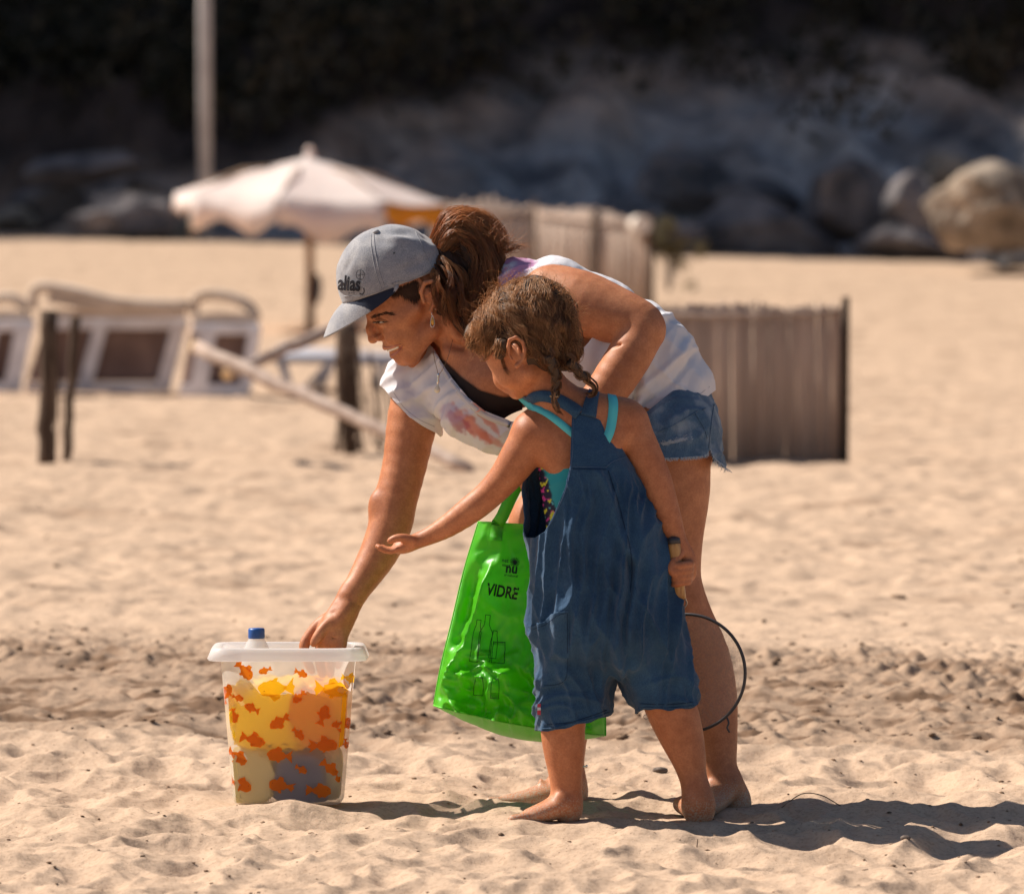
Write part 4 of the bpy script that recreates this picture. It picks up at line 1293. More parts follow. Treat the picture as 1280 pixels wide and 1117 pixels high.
f.ell(P(628, 482, .115), [(1, 0, 0), (0, 1, 0), (0, 0, 1)], (.092, .084, .072), .04)
f.ell(P(592, 508, .12), [(1, 0, 0), (0, 1, 0), (0, 0, 1)], (.066, .074, .062), .03)
f.cap(P(612, 520, .12), P(680, 545, .12), .060, .058, .04)
f.chain([(545, 462, .22, 36), (519, 478, .215, 39), (512, 512, .21, 40), (508, 545, .205, 42)], .03)
V, F = f.mesh(); V = lap(V, F, 3)
px, py = proj(V)
Nn = vnormals(V, F)
wb = sstep(640, 720, px)
V = V + Nn * (folds(V, (.42, .1, .9), .24, .048, .0065, 2.) * wb * sstep(350, 400, py) + folds(V, (.9, .0, .3), .2, .034, .0075, 5.) * (1 - wb)
              + folds(V, (.75, 0, -.65), .15, .06, .0045, 8.) + fbm(V, .02, 2, 3.) * .0008)[:, None]
# folds that fan out of the bent back and the big pulled crease by the waist
for (a, b_, w_, h_) in (((739, 592), (792, 486), 3.2, -.010), ((747, 590), (797, 500), 4.5, .007), ((815, 372), (772, 352), 4, -.006), ((842, 392), (800, 402), 5, .007), ((870, 440), (800, 520), 4, -.006), ((862, 425), (790, 500), 5, .006)):
    e = np.array(b_) - np.array(a); L = np.linalg.norm(e); e = e / L
    t = (px - a[0]) * e[0] + (py - a[1]) * e[1]; c = (px - a[0]) * -e[1] + (py - a[1]) * e[0] + 4 * np.sin(t / 22)
    g = np.exp(-(c / w_) ** 2) * sstep(-12, 8, t) * (1 - sstep(L - 10, L + 12, t)) * (Nn[:, 1] < .3)
    V = V + Nn * (g * h_ * 1.15)[:, None]
px, py = proj(V)
hem = ((px - 893) * 70 + (py - 490) * 87) / 111.7 + 1.2 * np.sin(px * .08)
slv = ((px - 481) * -54 + (py - 487) * 65) / 84.5 - 6 * np.sin(np.clip((px - 481) / 65, 0, 1) * math.pi)
slv = np.minimum(slv, 558 - px + (py - 540) * .2)
slv = np.minimum(slv, (py - 440))
arm = -(np.sqrt(((px - 697) / 52) ** 2 + ((py - 389) / 58) ** 2) - 1) * 50
arm = np.minimum(arm, (.135 - V[:, 1]) * 600)
neck = -poly_sd(px, py, [(542, 436), (551, 452), (566, 474), (584, 496), (606, 514), (640, 527), (672, 520), (676, 470), (650, 400), (624, 368), (622, 345), (634, 322), (640, 300), (560, 290), (520, 330), (528, 420)])
sc = np.maximum.reduce([hem, slv, arm, neck])
V2, F2 = clip(V, F, sc)
m_shirt, nt, b = mat('white_jersey', (.78, .76, .80), .9, spec=.15, sheen=.1)
at = N(nt, 'ShaderNodeAttribute', attribute_name='dye')
nt.links.new(at.outputs['Color'], b.inputs['Base Color'])
translucent(m_shirt, nt, b, None, .30); bump(nt, b, 1300, .15, .0006, 2)
shirt = add_mesh('t_shirt', V2, F2, m_shirt, woman)
px, py = proj(V2); pn = np.stack([px, py * 1.0, 0 * px], -1)
def blot(cx, cy, sx, sy, ang=0, seed=1.):
    c, s_ = math.cos(ang), math.sin(ang); u = (px - cx) * c + (py - cy) * s_; v = -(px - cx) * s_ + (py - cy) * c
    r = (u / sx) ** 2 + (v / sy) ** 2
    return np.clip(sstep(1.25, .35, r + .7 * fbm(pn, 11, 3, seed)), 0, 1)
col = np.tile(np.array([.90, .88, .91]), (len(V2), 1))
front = (px < 700)
for (cx, cy, sx, sy, an, cc, am, sd) in ((590, 532, 34, 9, .78, (.75, .20, .13), .75, 2.), (606, 520, 30, 6, .9, (.82, .28, .18), .7, 3.), (573, 528, 20, 9, .75, (.50, .12, .20), .7, 5.), (612, 548, 26, 5, .5, (.78, .25, .16), .6, 6.),
                                 (565, 518, 18, 12, .6, (.62, .45, .62), .5, 7.), (650, 335, 24, 10, -.5, (.62, .22, .50), .8, 9.), (632, 356, 16, 18, .3, (.40, .22, .55), .75, 10.), (645, 322, 20, 6, -.3, (.55, .15, .38), .8, 12.),
                                 (520, 500, 26, 14, .8, (.60, .58, .74), .35, 13.), (636, 372, 12, 10, 0, (.25, .25, .62), .5, 15.)):
    w_ = (blot(cx, cy, sx, sy, an, sd) * am * front)[:, None]
    col = col * (1 - w_) + np.array(cc) * w_
a = shirt.data.color_attributes.new('dye', 'FLOAT_COLOR', 'POINT'); a.data.foreach_set('color', np.column_stack([col, np.ones(len(col))]).astype(np.float32).ravel())
so = shirt.modifiers.new('thickness', 'SOLIDIFY'); so.thickness = .0016; so.offset = -1
sfS = Surf(V2, F2)
m_rib, nt, b = mat('rib_knit', (.60, .58, .60), .95); bump(nt, b, 900, .4, .0008, 2)
m_thread, nt, b = mat('hem_thread', (.56, .54, .60), .95)
A_, N_ = sfS.path([(541, 439), (549, 453), (564, 477), (582, 499.5), (604, 518), (638, 531)], 3)
A_ = A_ + N_ * -.001
v, ff = ribbon(A_, N_, np.linspace(.006, .013, len(A_)), .0016, .0002); link_mesh('collar', np_mesh('collar', v, ff), m_rib, shirt)
A_, N_ = sfS.path([(887, 483), (850, 512), (812, 543)], 3); v, ff = ribbon(A_, N_, .0011, .0004, .0003); link_mesh('hem_seam', np_mesh('hem_seam', v, ff), m_thread, shirt)
A_, N_ = sfS.path([(488, 484), (504, 508), (522, 523), (543, 533)], 3); v, ff = ribbon(A_, N_, .0011, .0004, .0003); link_mesh('sleeve_seam', np_mesh('sleeve_seam', v, ff), m_thread, shirt)

# tank top under the shirt
Nn = vnormals(VW, FW_)
px, py = proj(VW)
sc = poly_sd(px, py, [(536, 438), (556, 451), (576, 471), (600, 488), (628, 496), (652, 494), (654, 570), (590, 560), (556, 520), (545, 470)])
sc = np.maximum(sc, (VW[:, 1] - .13) * 600)
V2, F2 = clip(VW + Nn * .0028, FW_, sc)
m_black, nt, b = mat('black_jersey', (.030, .020, .018), .85, spec=.2)
tank = add_mesh('tank_top', V2, F2, m_black, woman)

# ================================================================== DENIM SHORTS
f = Field(np.arange(Xp(750), Xp(935), .0028), np.arange(-.02, .36, .0034), np.arange(Zp(612), Zp(440), .0028))
f.chain([(806, 470, .15, 72), (824, 518, .15, 71), (832, 562, .15, 66)], .03, squash=((0, 1, 0), 1.0), sub=2)
f.chain([(830, 545, .088, 69), (838, 585, .085, 68.5), (842, 620, .085, 69)], .03)
f.chain([(832, 545, .22, 60), (790, 578, .23, 62), (750, 605, .24, 60)], .03)
V, F = f.mesh(); V = lap(V, F, 3); Nn = vnormals(V, F)
V = V + Nn * (folds(V, (.9, 0, .45), .12, .03, .0045, 12.) + folds(V, (.2, 0, 1), .12, .035, .003, 14.) + fbm(V, .02, 2, 3.) * .0008)[:, None]
px, py = proj(V)
hl = np.interp(px, [740, 820, 850, 878, 884, 887, 891, 900, 912, 930], [600, 574, 573, 571, 569, 561, 571, 580, 590, 592]) + 1.1 * np.sin(px * 1.1) + .8 * np.sin(px * .43)
far = V[:, 1] > .17
sc = np.where(far, py - 600 + .25 * (px - 800), py - hl)
top_ = -(((px - 893) * 70 + (py - 490) * 87) / 111.7 + 34)
V2, F2 = clip(V, F, np.maximum(sc, top_))
shorts = add_mesh('denim_shorts', V2, F2, m_denimW, woman)
so = shorts.modifiers.new('thickness', 'SOLIDIFY'); so.thickness = .002; so.offset = -1
sfD = Surf(V2, F2)
C = []
for i in range(330):
    x = 812 + rng.random() * 98; y = np.interp(x, [740, 820, 850, 878, 884, 887, 891, 900, 912, 930], [600, 574, 573, 571, 569, 561, 571, 580, 590, 592]) - 1.5
    a_, n_ = sfD.hit(x, y); 
    l = rng.uniform(.002, .0075) * (1.6 if x > 893 else 1); d = np.array([rng.normal() * .45 + (.3 if x > 893 else 0), rng.normal() * .2, -1])
    C.append([a_, a_ + d * l * .5 + n_ * .0008, a_ + d * l + np.array([rng.normal() * .0012, 0, 0])])
for i in range(150):
    t_ = rng.random(); x = 826 + 30 * t_ + rng.normal(); y = 555 - 7 * t_ + rng.normal() * 1.3
    a_, n_ = sfD.hit(x, y); b_, nb_ = sfD.hit(x + rng.normal() * 3 + 3, y - .8 + rng.normal() * .8)
    C.append([a_ + n_ * .0006, (a_ + b_) / 2 + n_ * .0014, b_ + nb_ * .0006])
v, ff = tubes(np.array(C), .00042, 3, False); tag(add_mesh('frayed_threads', v, ff, m_fray, shorts), kind='stuff')
for pts in ([(893, 500), (889, 530), (886, 560)], [(868, 515), (880, 535), (884, 548)], [(822, 541), (845, 530), (872, 514)]):
    A_, N_ = sfD.path(pts, 3); v, ff = ribbon(A_, N_, .0022, .0010, .0002); link_mesh('seam', np_mesh('seam', v, ff), m_denimW, shorts)

# ================================================================== CAP
cf = np.array([-.938, -.10, -.346]); cf /= np.linalg.norm(cf)
cl = np.array([.10, -1, 0]); cl -= cf * (cl @ cf); cl /= np.linalg.norm(cl)
cu = np.cross(cl, cf); cu = cu if cu[2] > 0 else -cu
cC = P(493, 352.5, .148)
cap_o = empty('cap', tuple(cC)); tag(cap_o, 'grey melange baseball cap with black lettering worn by the woman', 'cap')
m_cap, nt, b = mat('grey_melange', (.3, .3, .34), .9, spec=.2, sheen=.15)
vec = coords(nt)
_, r1 = vary(nt, None, (.19, .188, .20), (.44, .43, .445), 520, 4, coords(nt, (1, 1, 2.2)), .3, .7)
_, r2 = vary(nt, None, (.85, .86, .9), (1.12, 1.1, 1.08), 40, 3, vec)
nt.links.new(mixc(nt, 1.0, r1.outputs[0], r2.outputs[0], 'MULTIPLY'), b.inputs['Base Color'])
k = bump(nt, b, 1200, .3, .0007, 2, vec)
bm = bmesh.new(); bmesh.ops.create_uvsphere(bm, u_segments=96, v_segments=64, radius=1)
v = np.array([q.co[:] for q in bm.verts]); ff = [[q.index for q in t_.verts] for t_ in bm.faces]; bm.free()
keep = [f_ for f_ in ff if min(v[i][2] for i in f_) > -.06]
ang = np.arctan2(v[:, 1], v[:, 0])
sq = (np.abs(v[:, 0]) ** 2.4 + np.abs(v[:, 1]) ** 2.2 + np.abs(v[:, 2]) ** 2.4) ** (-1 / 2.4)
q = v * sq[:, None]
loc = q * np.array([.1060, .0845, .1075])
loc[:, 2] *= np.where(v[:, 0] < -.2, 1 - .16 * sstep(.2, 1, -v[:, 0]), 1)          # lower at the back
W = cC + loc[:, :1] * cf + loc[:, 1:2] * cl + loc[:, 2:] * cu
nr_ = q / np.linalg.norm(q, axis=1)[:, None]; nW = nr_[:, :1] * cf + nr_[:, 1:2] * cl + nr_[:, 2:] * cu
px, py = proj(W); nearside = nW[:, 1] < .25
W = W + nW * (fbm(W, .05, 2, 4.) * .0022 + fbm(W, .016, 2, 9.) * .0006)[:, None]
for (cx, cy, sx, sy, an, h_) in ((500, 290, 16, 5, .15, -.007), (500, 298.5, 18, 3.5, .1, .004), (536, 298, 14, 4, .7, -.005), (545, 306, 8, 10, .2, .003), (478, 300, 7, 12, .2, -.003), (436, 330, 3, 14, .5, -.003), (520, 330, 26, 5, -.4, -.0022)):
    c, s_ = math.cos(an), math.sin(an); u = (px - cx) * c + (py - cy) * s_; w_ = -(px - cx) * s_ + (py - cy) * c
    W = W + nW * (np.exp(-(u / sx) ** 2 - (w_ / sy) ** 2) * h_ * nearside)[:, None]
# opening above the strap at the back
ids = set()
used = sorted(set(i for f_ in keep for i in f_)); mp = {a: i for i, a in enumerate(used)}
Vc = W[used]; Fc = [[mp[i] for i in f_] for f_ in keep]
crown = link_mesh('crown', np_mesh('crown', Vc, Fc), m_cap, cap_o)
so = crown.modifiers.new('t', 'SOLIDIFY'); so.thickness = .002
sfC = Surf(Vc, Fc)
# visor
V = []; F = []; nt_, nu_ = 140, 40
for i in range(nt_ + 1):
    th = R(-89.5 + 179 * i / nt_)
    for j in range(nu_ + 1):
        u = j / nu_
        c = max(math.cos(th), 0)
        fx = .1035 * c + .056 * c ** .75 * u; lx = .083 * math.sin(th) * (1 + .03 * u); ux = -.004 - (.048 * c ** .52) * (u ** 1.0) + .007 * c * math.sin(math.pi * u)
        V.append(cC + fx * cf + lx * cl + ux * cu)
for i in range(nt_):
    for j in range(nu_):
        a_ = i * (nu_ + 1) + j; F.append((a_, a_ + nu_ + 1, a_ + nu_ + 2, a_ + 1))
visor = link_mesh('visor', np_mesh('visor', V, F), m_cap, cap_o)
m_visor_dark, nt, b = mat('visor_dark_sector', (.022, .026, .045), .9, spec=.2); bump(nt, b, 1200, .3, .0007, 2)  # second, darker colour for visor faces next to the crown, near side only
visor.data.materials.append(m_visor_dark)
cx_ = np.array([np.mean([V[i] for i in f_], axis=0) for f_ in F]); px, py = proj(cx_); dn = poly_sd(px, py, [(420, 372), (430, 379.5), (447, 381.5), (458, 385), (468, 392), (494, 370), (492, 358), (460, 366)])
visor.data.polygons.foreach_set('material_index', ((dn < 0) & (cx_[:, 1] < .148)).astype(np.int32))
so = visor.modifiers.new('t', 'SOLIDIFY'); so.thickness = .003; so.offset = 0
m_ink, nt, b = mat('black_print', (.012, .012, .02), .6)
M = MB(); M.lathe([(0, .0), (.0016, .0002), (.0016, .0008), (0, .0009)], (0, 0, 0), 12)
h_, n_ = sfC.hit(492.5, 316.3)
Mx = Vector(n_).to_track_quat('Z', 'Y').to_matrix()
v = [h_ + np.array(Mx @ Vector(q_)) for q_ in M.V]; link_mesh('eyelet', np_mesh('eyelet', v, M.F), m_ink, cap_o)
M = MB(); h_, n_ = sfC.hit(470, 290); Mx = Vector(n_ * .5 + cu).to_track_quat('Z', 'Y').to_matrix()
M2 = MB(); M2.lathe([(.0001, -.002), (.0060, -.001), (.0064, .0015), (.0045, .0036), (.0001, .0044)], (0, 0, 0), 16)
v = [h_ + np.array(Mx @ Vector(q_)) for q_ in M2.V]; link_mesh('button', np_mesh('button', v, M2.F), m_cap, cap_o)
for pts in ([(467, 288), (468, 305), (471, 325), (476, 345), (483, 364)], [(463.5, 288), (464, 306), (467, 327), (472, 347), (479, 366)], [(519, 290), (527, 305), (535, 325), (541, 338)], [(430, 370), (455, 369.5), (485, 361), (515, 350), (545, 334)]):
    A_, N_ = sfC.path(pts, 3); v, ff = ribbon(A_, N_, .0014, .0006, .0001); link_mesh('seam', np_mesh('seam', v, ff), m_cap, crown)

def text_mesh(txt, bold=0.0, shear=0.0):
    cu_ = bpy.data.curves.new('lettering', 'FONT'); cu_.body = txt; cu_.offset = bold; cu_.shear = shear; cu_.resolution_u = 3
    cu_.align_x = 'LEFT'
    o = bpy.data.objects.new('lettering', cu_); scene.collection.objects.link(o)
    dg = bpy.context.evaluated_depsgraph_get(); me = bpy.data.meshes.new_from_object(o.evaluated_get(dg))
    v = np.array([q_.co[:] for q_ in me.vertices]); f_ = [list(p.vertices) for p in me.polygons]
    bpy.data.objects.remove(o); bpy.data.curves.remove(cu_); bpy.data.meshes.remove(me)
    return v, f_
def on_surface(surf, v2, f_, fn, name, m, parent, lift=.0007, miss=None):
    V = []
    for x, y in v2[:, :2]:
        a_, b_ = fn(x, y); h_, n_ = surf.hit(a_, b_, miss); V.append(h_ + n_ * lift)
    return link_mesh(name, np_mesh(name, V, f_), m, parent, False)
def lettering(surf, txt, x0, y0, sx, sy, ang, name, m, parent, bold=0.0, shear=0.0, lift=.0024):
    v, f_ = text_mesh(txt, bold, shear); c, s_ = math.cos(ang), math.sin(ang)
    return on_surface(surf, v, f_, lambda x, y: (x0 + x * sx * c + y * sy * s_, y0 + x * sx * s_ - y * sy * c), name, m, parent, lift)
lettering(sfC, 'alias', 423.5, 361.5, 16.5, 25, .06, 'lettering', m_ink, cap_o, .030)
def stroke(surf, pts, w, name, m, parent, closed=False, step=1.2):
    A_, N_ = surf.path(pts, step); v, ff = ribbon(A_, N_, w, .0003, .0006); return link_mesh(name, np_mesh(name, v, ff), m, parent, False)
stroke(sfC, [(450.5 + 5.2 * math.sin(a), 343.5 - 6.0 * math.cos(a)) for a in np.linspace(0, 6.4, 16)], .0007, 'emblem', m_ink, cap_o)
stroke(sfC, [(450.5, 338), (450.5, 343), (450.5, 349)], .0007, 'emblem', m_ink, cap_o)
stroke(sfC, [(446, 344), (450, 344), (455, 343.5)], .0006, 'emblem', m_ink, cap_o)
stroke(sfC, [(454.5, 360), (455.5, 364), (453, 368), (449.5, 366.5)], .0016, 'lettering_tail', m_ink, cap_o)
for x in (436, 439, 442): stroke(sfC, [(x, 366.2), (x + 1, 366.2), (x + 1.8, 366)], .0010, 'small_print', m_ink, cap_o)

# ================================================================== WOMAN'S HAIR
f = Field(np.arange(Xp(495), Xp(650), .0022), np.arange(.02, .30, .0026), np.arange(Zp(455), Zp(255), .0022))
f.ell(HW(528, 362), HW.ax, (.066, .078, .076), .01)
f.ell(HW(548, 372), HW.ax, (.050, .068, .050), .015)
f.chain([(552, 310, .15, 15), (572, 298, .15, 21), (592, 320, .145, 23), (598, 355, .14, 20), (592, 388, .12, 14), (592, 412, .10, 10), (600, 432, .085, 3)], .02)
f.chain([(553, 318, .13, 13), (566, 332, .13, 15), (574, 350, .12, 14)], .01)
f.chain([(562, 350, .12, 18), (572, 392, .10, 12), (590, 425, .08, 4)], .015)
V, F = f.mesh(); V = lap(V, F, 1); Nn = vnormals(V, F)
V = V + Nn * (folds(V, (-.2, 0, 1), .08, .012, .003, 3.) + fbm(V, .012, 2, 1.) * .001)[:, None]
px, py = proj(V)
# leave face, ear and neck free, and keep under the cap
band_ = np.maximum(-poly_sd(px, py, [(400, 470), (400, 352), (487, 350), (510, 342), (526, 340), (536, 338), (547, 345), (551, 366), (545, 392), (556, 397), (562, 402), (575, 425), (585, 470)]), -1e9)
V2, F2 = clip(V, F, np.maximum(band_, (HW.T[1] - .30 - V[:, 1]) * 600))
hair = add_mesh('hair', V2, F2, m_hairBaseW, woman)
sfH = Surf(V2, F2)
def add_tone(o, nper, m_, tones):
    a = o.data.attributes.new('tone', 'FLOAT', 'POINT'); a.data.foreach_set('value', np.repeat(tones, nper).astype(np.float32))
def strands(guides, n, spread, wob, rad, seg_=12, clump=.6):
    """guides: list of (k,4) arrays px,py,Y,r_px ; strands follow them scattered over the cross-section"""
    C = []; T = []
    w = np.array([g_[2] for g_ in guides], float); w /= w.sum()
    per = 26
    for c_ in range(max(1, n // per)):
        g_, surf_bias, _ = guides[rng.choice(len(guides), p=w)]
        a0 = rng.random() * 6.28; r0 = (rng.random() ** surf_bias) * spread; tw0 = rng.normal() * .8; s0 = rng.random() * 50; e0 = rng.uniform(.7, 1.0); tn = rng.random() ** 1.4
        for i in range(per):
            q = catmull(np.array(g_, float), 4)
            t = np.clip(np.linspace(0, 1, seg_) * (len(q) - 1) * e0 * rng.uniform(.85, 1.0), 0, len(q) - 1)
            idx = np.arange(len(q)); p = np.stack([np.interp(t, idx, q[:, k]) for k in range(4)], 1)
            a = a0 + rng.normal() * .16; rr = r0 + rng.normal() * .07
            W = P(p[:, 0], p[:, 1], p[:, 2]); rad_m = p[:, 3] * mpp(p[:, 2])
            d = np.gradient(W, axis=0); d /= np.linalg.norm(d, axis=1)[:, None] + 1e-9
            n1 = np.cross(d, [0, 1, 0]); n1 /= np.linalg.norm(n1, axis=1)[:, None] + 1e-9; n2 = np.cross(d, n1)
            tw = np.linspace(0, 1, seg_) * (tw0 + rng.normal() * .10)
            W = W + (np.cos(a + tw)[:, None] * n1 + np.sin(a + tw)[:, None] * n2) * (rr * rad_m)[:, None]
            L1 = np.linspace(0, 1, seg_)
            wv = np.stack([noise3(L1 * 3.2 + s0, np.full(seg_, s0 * 1.7 + k * 9), np.full(seg_, k * 3.1)) for k in range(3)], 1)
            s1 = rng.random() * 50
            wi = np.stack([noise3(L1 * 4 + s1, np.full(seg_, s1 * 1.7 + k * 9), np.full(seg_, k * 3.1)) for k in range(3)], 1)
            W = W + (wv * wob + wi * wob * .22) * (.15 + .85 * L1)[:, None]
            C.append(W); T.append(min(1.0, tn * .8 + .2 * rng.random() + .35 * max(0, (320 - p[len(p) // 2, 1]) / 45)))  # higher locks toned lighter, the sun's glow painted into the colour
    return np.array(C), np.array(T)
g1 = [(550, 316, .13, 12), (566, 294, .14, 20), (588, 297, .145, 24), (604, 322, .14, 23), (606, 352, .13, 22), (598, 385, .11, 17), (594, 410, .09, 12), (600, 434, .08, 6)]
g2 = [(552, 306, .14, 14), (566, 284, .145, 18), (584, 282, .15, 20), (602, 298, .15, 20), (614, 318, .15, 18), (616, 344, .14, 18)]
g3 = [(543, 322, .12, 4), (554, 332, .10, 9), (566, 355, .09, 16), (570, 385, .085, 12), (578, 405, .08, 9), (594, 430, .07, 5)]
g4 = [(600, 305, .14, 10), (618, 306, .14, 11), (632, 312, .14, 9), (648, 306, .13, 5), (664, 298, .12, 4)]
g5 = [(538, 328, .11, 2), (549, 340, .078, 7), (556, 362, .068, 14), (562, 390, .075, 10), (572, 402, .08, 6)]
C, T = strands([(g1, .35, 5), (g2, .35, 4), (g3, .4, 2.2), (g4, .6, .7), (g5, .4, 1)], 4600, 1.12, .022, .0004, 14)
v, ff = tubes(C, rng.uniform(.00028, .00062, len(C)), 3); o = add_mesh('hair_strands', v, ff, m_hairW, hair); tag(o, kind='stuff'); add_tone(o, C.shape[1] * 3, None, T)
# flyaway wisps
C = []; T = []
for i in range(420):
    t_ = rng.random(); base_ = np.array([np.interp(t_, [0, .3, .6, 1], [556, 578, 604, 632]), np.interp(t_, [0, .3, .6, 1], [290, 274, 292, 308])]) + rng.normal(size=2) * 4
    a = R(-95 + 70 * t_) + rng.normal() * .55; L = abs(rng.normal()) * 10 + 6
    y0 = .145 + rng.normal() * .02; pts = []
    for k in range(7):
        pts.append(P(base_[0], base_[1], y0)); a += rng.normal() * .22; base_ = base_ + np.array([math.cos(a), math.sin(a)]) * L / 6; y0 += rng.normal() * .002
    C.append(pts); T.append(.75 + .25 * rng.random())
for i in range(46):
    base_ = np.array([634.0, 312.0]) + rng.normal(size=2) * 5; a = R(-32) + rng.normal() * .25; L = abs(rng.normal()) * 16 + 10; y0 = .13; pts = []
    for k in range(7):
        pts.append(P(base_[0], base_[1], y0)); a += .10 + rng.normal() * .14; base_ = base_ + np.array([math.cos(a), math.sin(a)]) * L / 6; y0 += rng.normal() * .002
    C.append(pts); T.append(.8 + .2 * rng.random())
v, ff = tubes(np.array(C), .00026, 3); o = add_mesh('loose_hair', v, ff, m_hairW, hair); tag(o, kind='stuff'); add_tone(o, 7 * 3, None, np.array(T))
# short dark hair by the ear, from under the cap
C = []; T = []
for i in range(420):
    x = rng.uniform(492, 560); y = np.interp(x, [492, 520, 545, 560], [364, 352, 340, 330]) + rng.random() * 6
    d = np.array([.15, 1.0]) * rng.uniform(8, 20) if x < 524 else np.array([.3, 1]) * rng.uniform(14, 44)
    if 522 < x < 546: continue
    a_, n_ = sfH.hit(x, y); b_, nb_ = sfH.hit(x + d[0] * .5, y + d[1] * .5); c_, nc_ = sfH.hit(*(np.array([x, y]) + d))
    if np.linalg.norm(a_ - c_) > .07: continue
    C.append([a_ + n_ * .001, b_ + nb_ * .0022, c_ + nc_ * .0012]); T.append(rng.random() * .3)
v, ff = tubes(np.array(C), .00045, 3); o = add_mesh('hair_strands', v, ff, m_hairW, hair); tag(o, kind='stuff'); add_tone(o, 9, None, np.array(T))
# ================================================================== THE CHILD
HC = Head(650, 440, -.25, R(22), R(-36))
def build_child():
    X0, X1 = Xp(462, -.25), Xp(905, -.25); q = .0027
    f = Field(seg((X0, Xp(545, -.25), .0019), (Xp(545, -.25), Xp(722, -.25), .0021), (Xp(722, -.25), X1, .0030)), seg((-.39, -.30, .0022), (-.30, -.10, .0034)), seg((Zp(1045, -.25), Zp(745, -.25), .0036), (Zp(745, -.25), Zp(330, -.25), .0022)))
    A = HC.ax; C = lambda x, y, Y=-.25: P(x, y, Y)
    # trunk
    f.chain([(716, 530, -.25, 36), (722, 560, -.25, 47), (728, 600, -.25, 51), (736, 650, -.25, 51), (745, 700, -.25, 54), (754, 745, -.25, 56), (756, 768, -.25, 50)], .02, squash=((0, 1, 0), .78), sub=2)
    f.cap(C(668, 541, -.262), C(708, 520, -.25), .033, .036, .025); f.cap(C(783, 526, -.245), C(724, 520, -.25), .034, .038, .025)
    f.ell(C(692, 560, -.285), [(1, 0, .3), (0, 1, 0), (-.3, 0, 1)], (.022, .018, .035), .025); f.ell(C(764, 556, -.280), [(1, 0, -.3), (0, 1, 0), (.3, 0, 1)], (.022, .018, .035), .025)
    f.cap(C(716, 505, -.325), C(731, 590, -.315), .003, .004, .02, op='sub')
    # neck
    f.chain([(668, 462, -.245, 26), (686, 488, -.25, 26), (704, 512, -.25, 29)], .02); f.cap(C(706, 500), C(772, 514), .018, .020, .03); f.cap(C(690, 500), C(664, 528), .016, .018, .02)
    # left arm held out
    f.chain([(666, 545, -.262, 26), (650, 570, -.262, 24), (631, 597, -.258, 20), (609, 620, -.25, 17.5), (588, 637, -.245, 16.8), (560, 657, -.236, 13.8), (536, 670, -.228, 10.4), (520, 676, -.222, 9)], .025)
    f.chain([(521, 676, -.222, 8.6), (509, 681, -.220, 9.0), (498, 684, -.218, 8)], .006, squash=((0, 1, 0), 1.5))
    for k in range(4):
        Y = -.236 + k * .0105; e = (0, 2.5, 2, -3)[k]; u = (0, -1, -1.5, -1)[k]
        f.chain([(501, 685 + u, Y, 4.4), (489 - e * .5, 688.5 + u, Y, 4.0), (480 - e, 687 + u, Y, 3.7), (474 - e, 683.5 + u, Y, 3.2)], .002)
    f.chain([(515, 675, -.240, 6), (504, 672, -.244, 4.8), (495, 672.5, -.244, 4.2), (487, 676, -.242, 3.7)], .004)
    # right arm hanging, fist round the handle
    f.chain([(785, 530, -.247, 25), (803, 565, -.255, 22.5), (817, 594, -.260, 20), (825, 618, -.262, 19), (836, 648, -.266, 15.6), (845, 672, -.268, 11.8), (851, 688, -.270, 11)], .02)
    f.chain([(851, 686, -.268, 11), (857, 700, -.266, 12.5), (859, 716, -.264, 12)], .008, squash=((0, 1, 0), .72))
    for k, (y, r) in enumerate(((704, 5.4), (711.5, 5.4), (719, 5.1), (726, 4.5))):
        o = k * .6
        f.chain([(862 - o, y, -.266, r), (862 - o, y + 1, -.287, r * .96), (853 - o, y + 2.5, -.303, r * .9), (845, y + 4, -.301, r * .84), (841, y + 4.5, -.290, r * .7)], .0018)
    f.chain([(850, 692, -.283, 6.2), (842, 703, -.296, 5.4), (839, 711, -.302, 4.8), (843, 717, -.305, 4.2)], .004)
    # legs
    f.chain([(724, 775, -.25, 40), (714, 845, -.25, 32), (704, 900, -.25, 28), (705, 935, -.25, 25.5), (707, 968, -.25, 20.3), (708, 990, -.25, 18.6), (710, 1008, -.25, 18)], .02)
    f.chain([(709, 1004, -.25, 17), (711, 1015, -.25, 15.5)], .01)
    f.chain([(704, 1004, -.254, 16), (686, 1012, -.264, 13), (668, 1018, -.272, 10.5), (656, 1022, -.276, 8.5)], .012, squash=((0, 1, 0), 1.6))
    f.chain([(656, 1022, -.292, 6.5), (646, 1024, -.294, 6.2), (640, 1024, -.295, 5.4)], .004)
    for k in range(4): f.chain([(660 + k * 2, 1020 - k, -.277 + k * .0135, 6), (650 + k * 2.8, 1021.5 - k, -.277 + k * .0135, 4.6), (643 + k * 3.6, 1023.5 - k, -.277 + k * .0135, 4.2)], .0015)
    for k in range(4):
        Yk = -.2855 + k * .0135; f.cap(C(652 + k * 2.4, 1016 - k, Yk), C(636 + k * 3, 1022 - k, Yk), .0022, .0026, .003, op='sub')
    f.ell(C(699, 998, -.276), [(1, 0, 0), (0, 1, 0), (0, 0, 1)], (.009, .008, .009), .008)
    f.chain([(792, 780, -.25, 40), (824, 850, -.25, 32), (841, 890, -.25, 31), (852, 920, -.25, 27), (861, 948, -.254, 21), (866, 970, -.258, 16.8), (870, 986, -.263, 17.5), (873, 1004, -.267, 20.5), (874, 1016, -.262, 18)], .02)
    f.chain([(872, 1010, -.25, 18), (866, 1008, -.20, 17), (858, 1006, -.15, 15), (852, 1004, -.12, 11)], .012, squash=((0, 0, 1), .8))
    # head
    f.ell(C(663, 410, -.25), A, (.086, .070, .078), .02); f.ell(C(640, 445, -.232), A, (.044, .050, .050), .02)
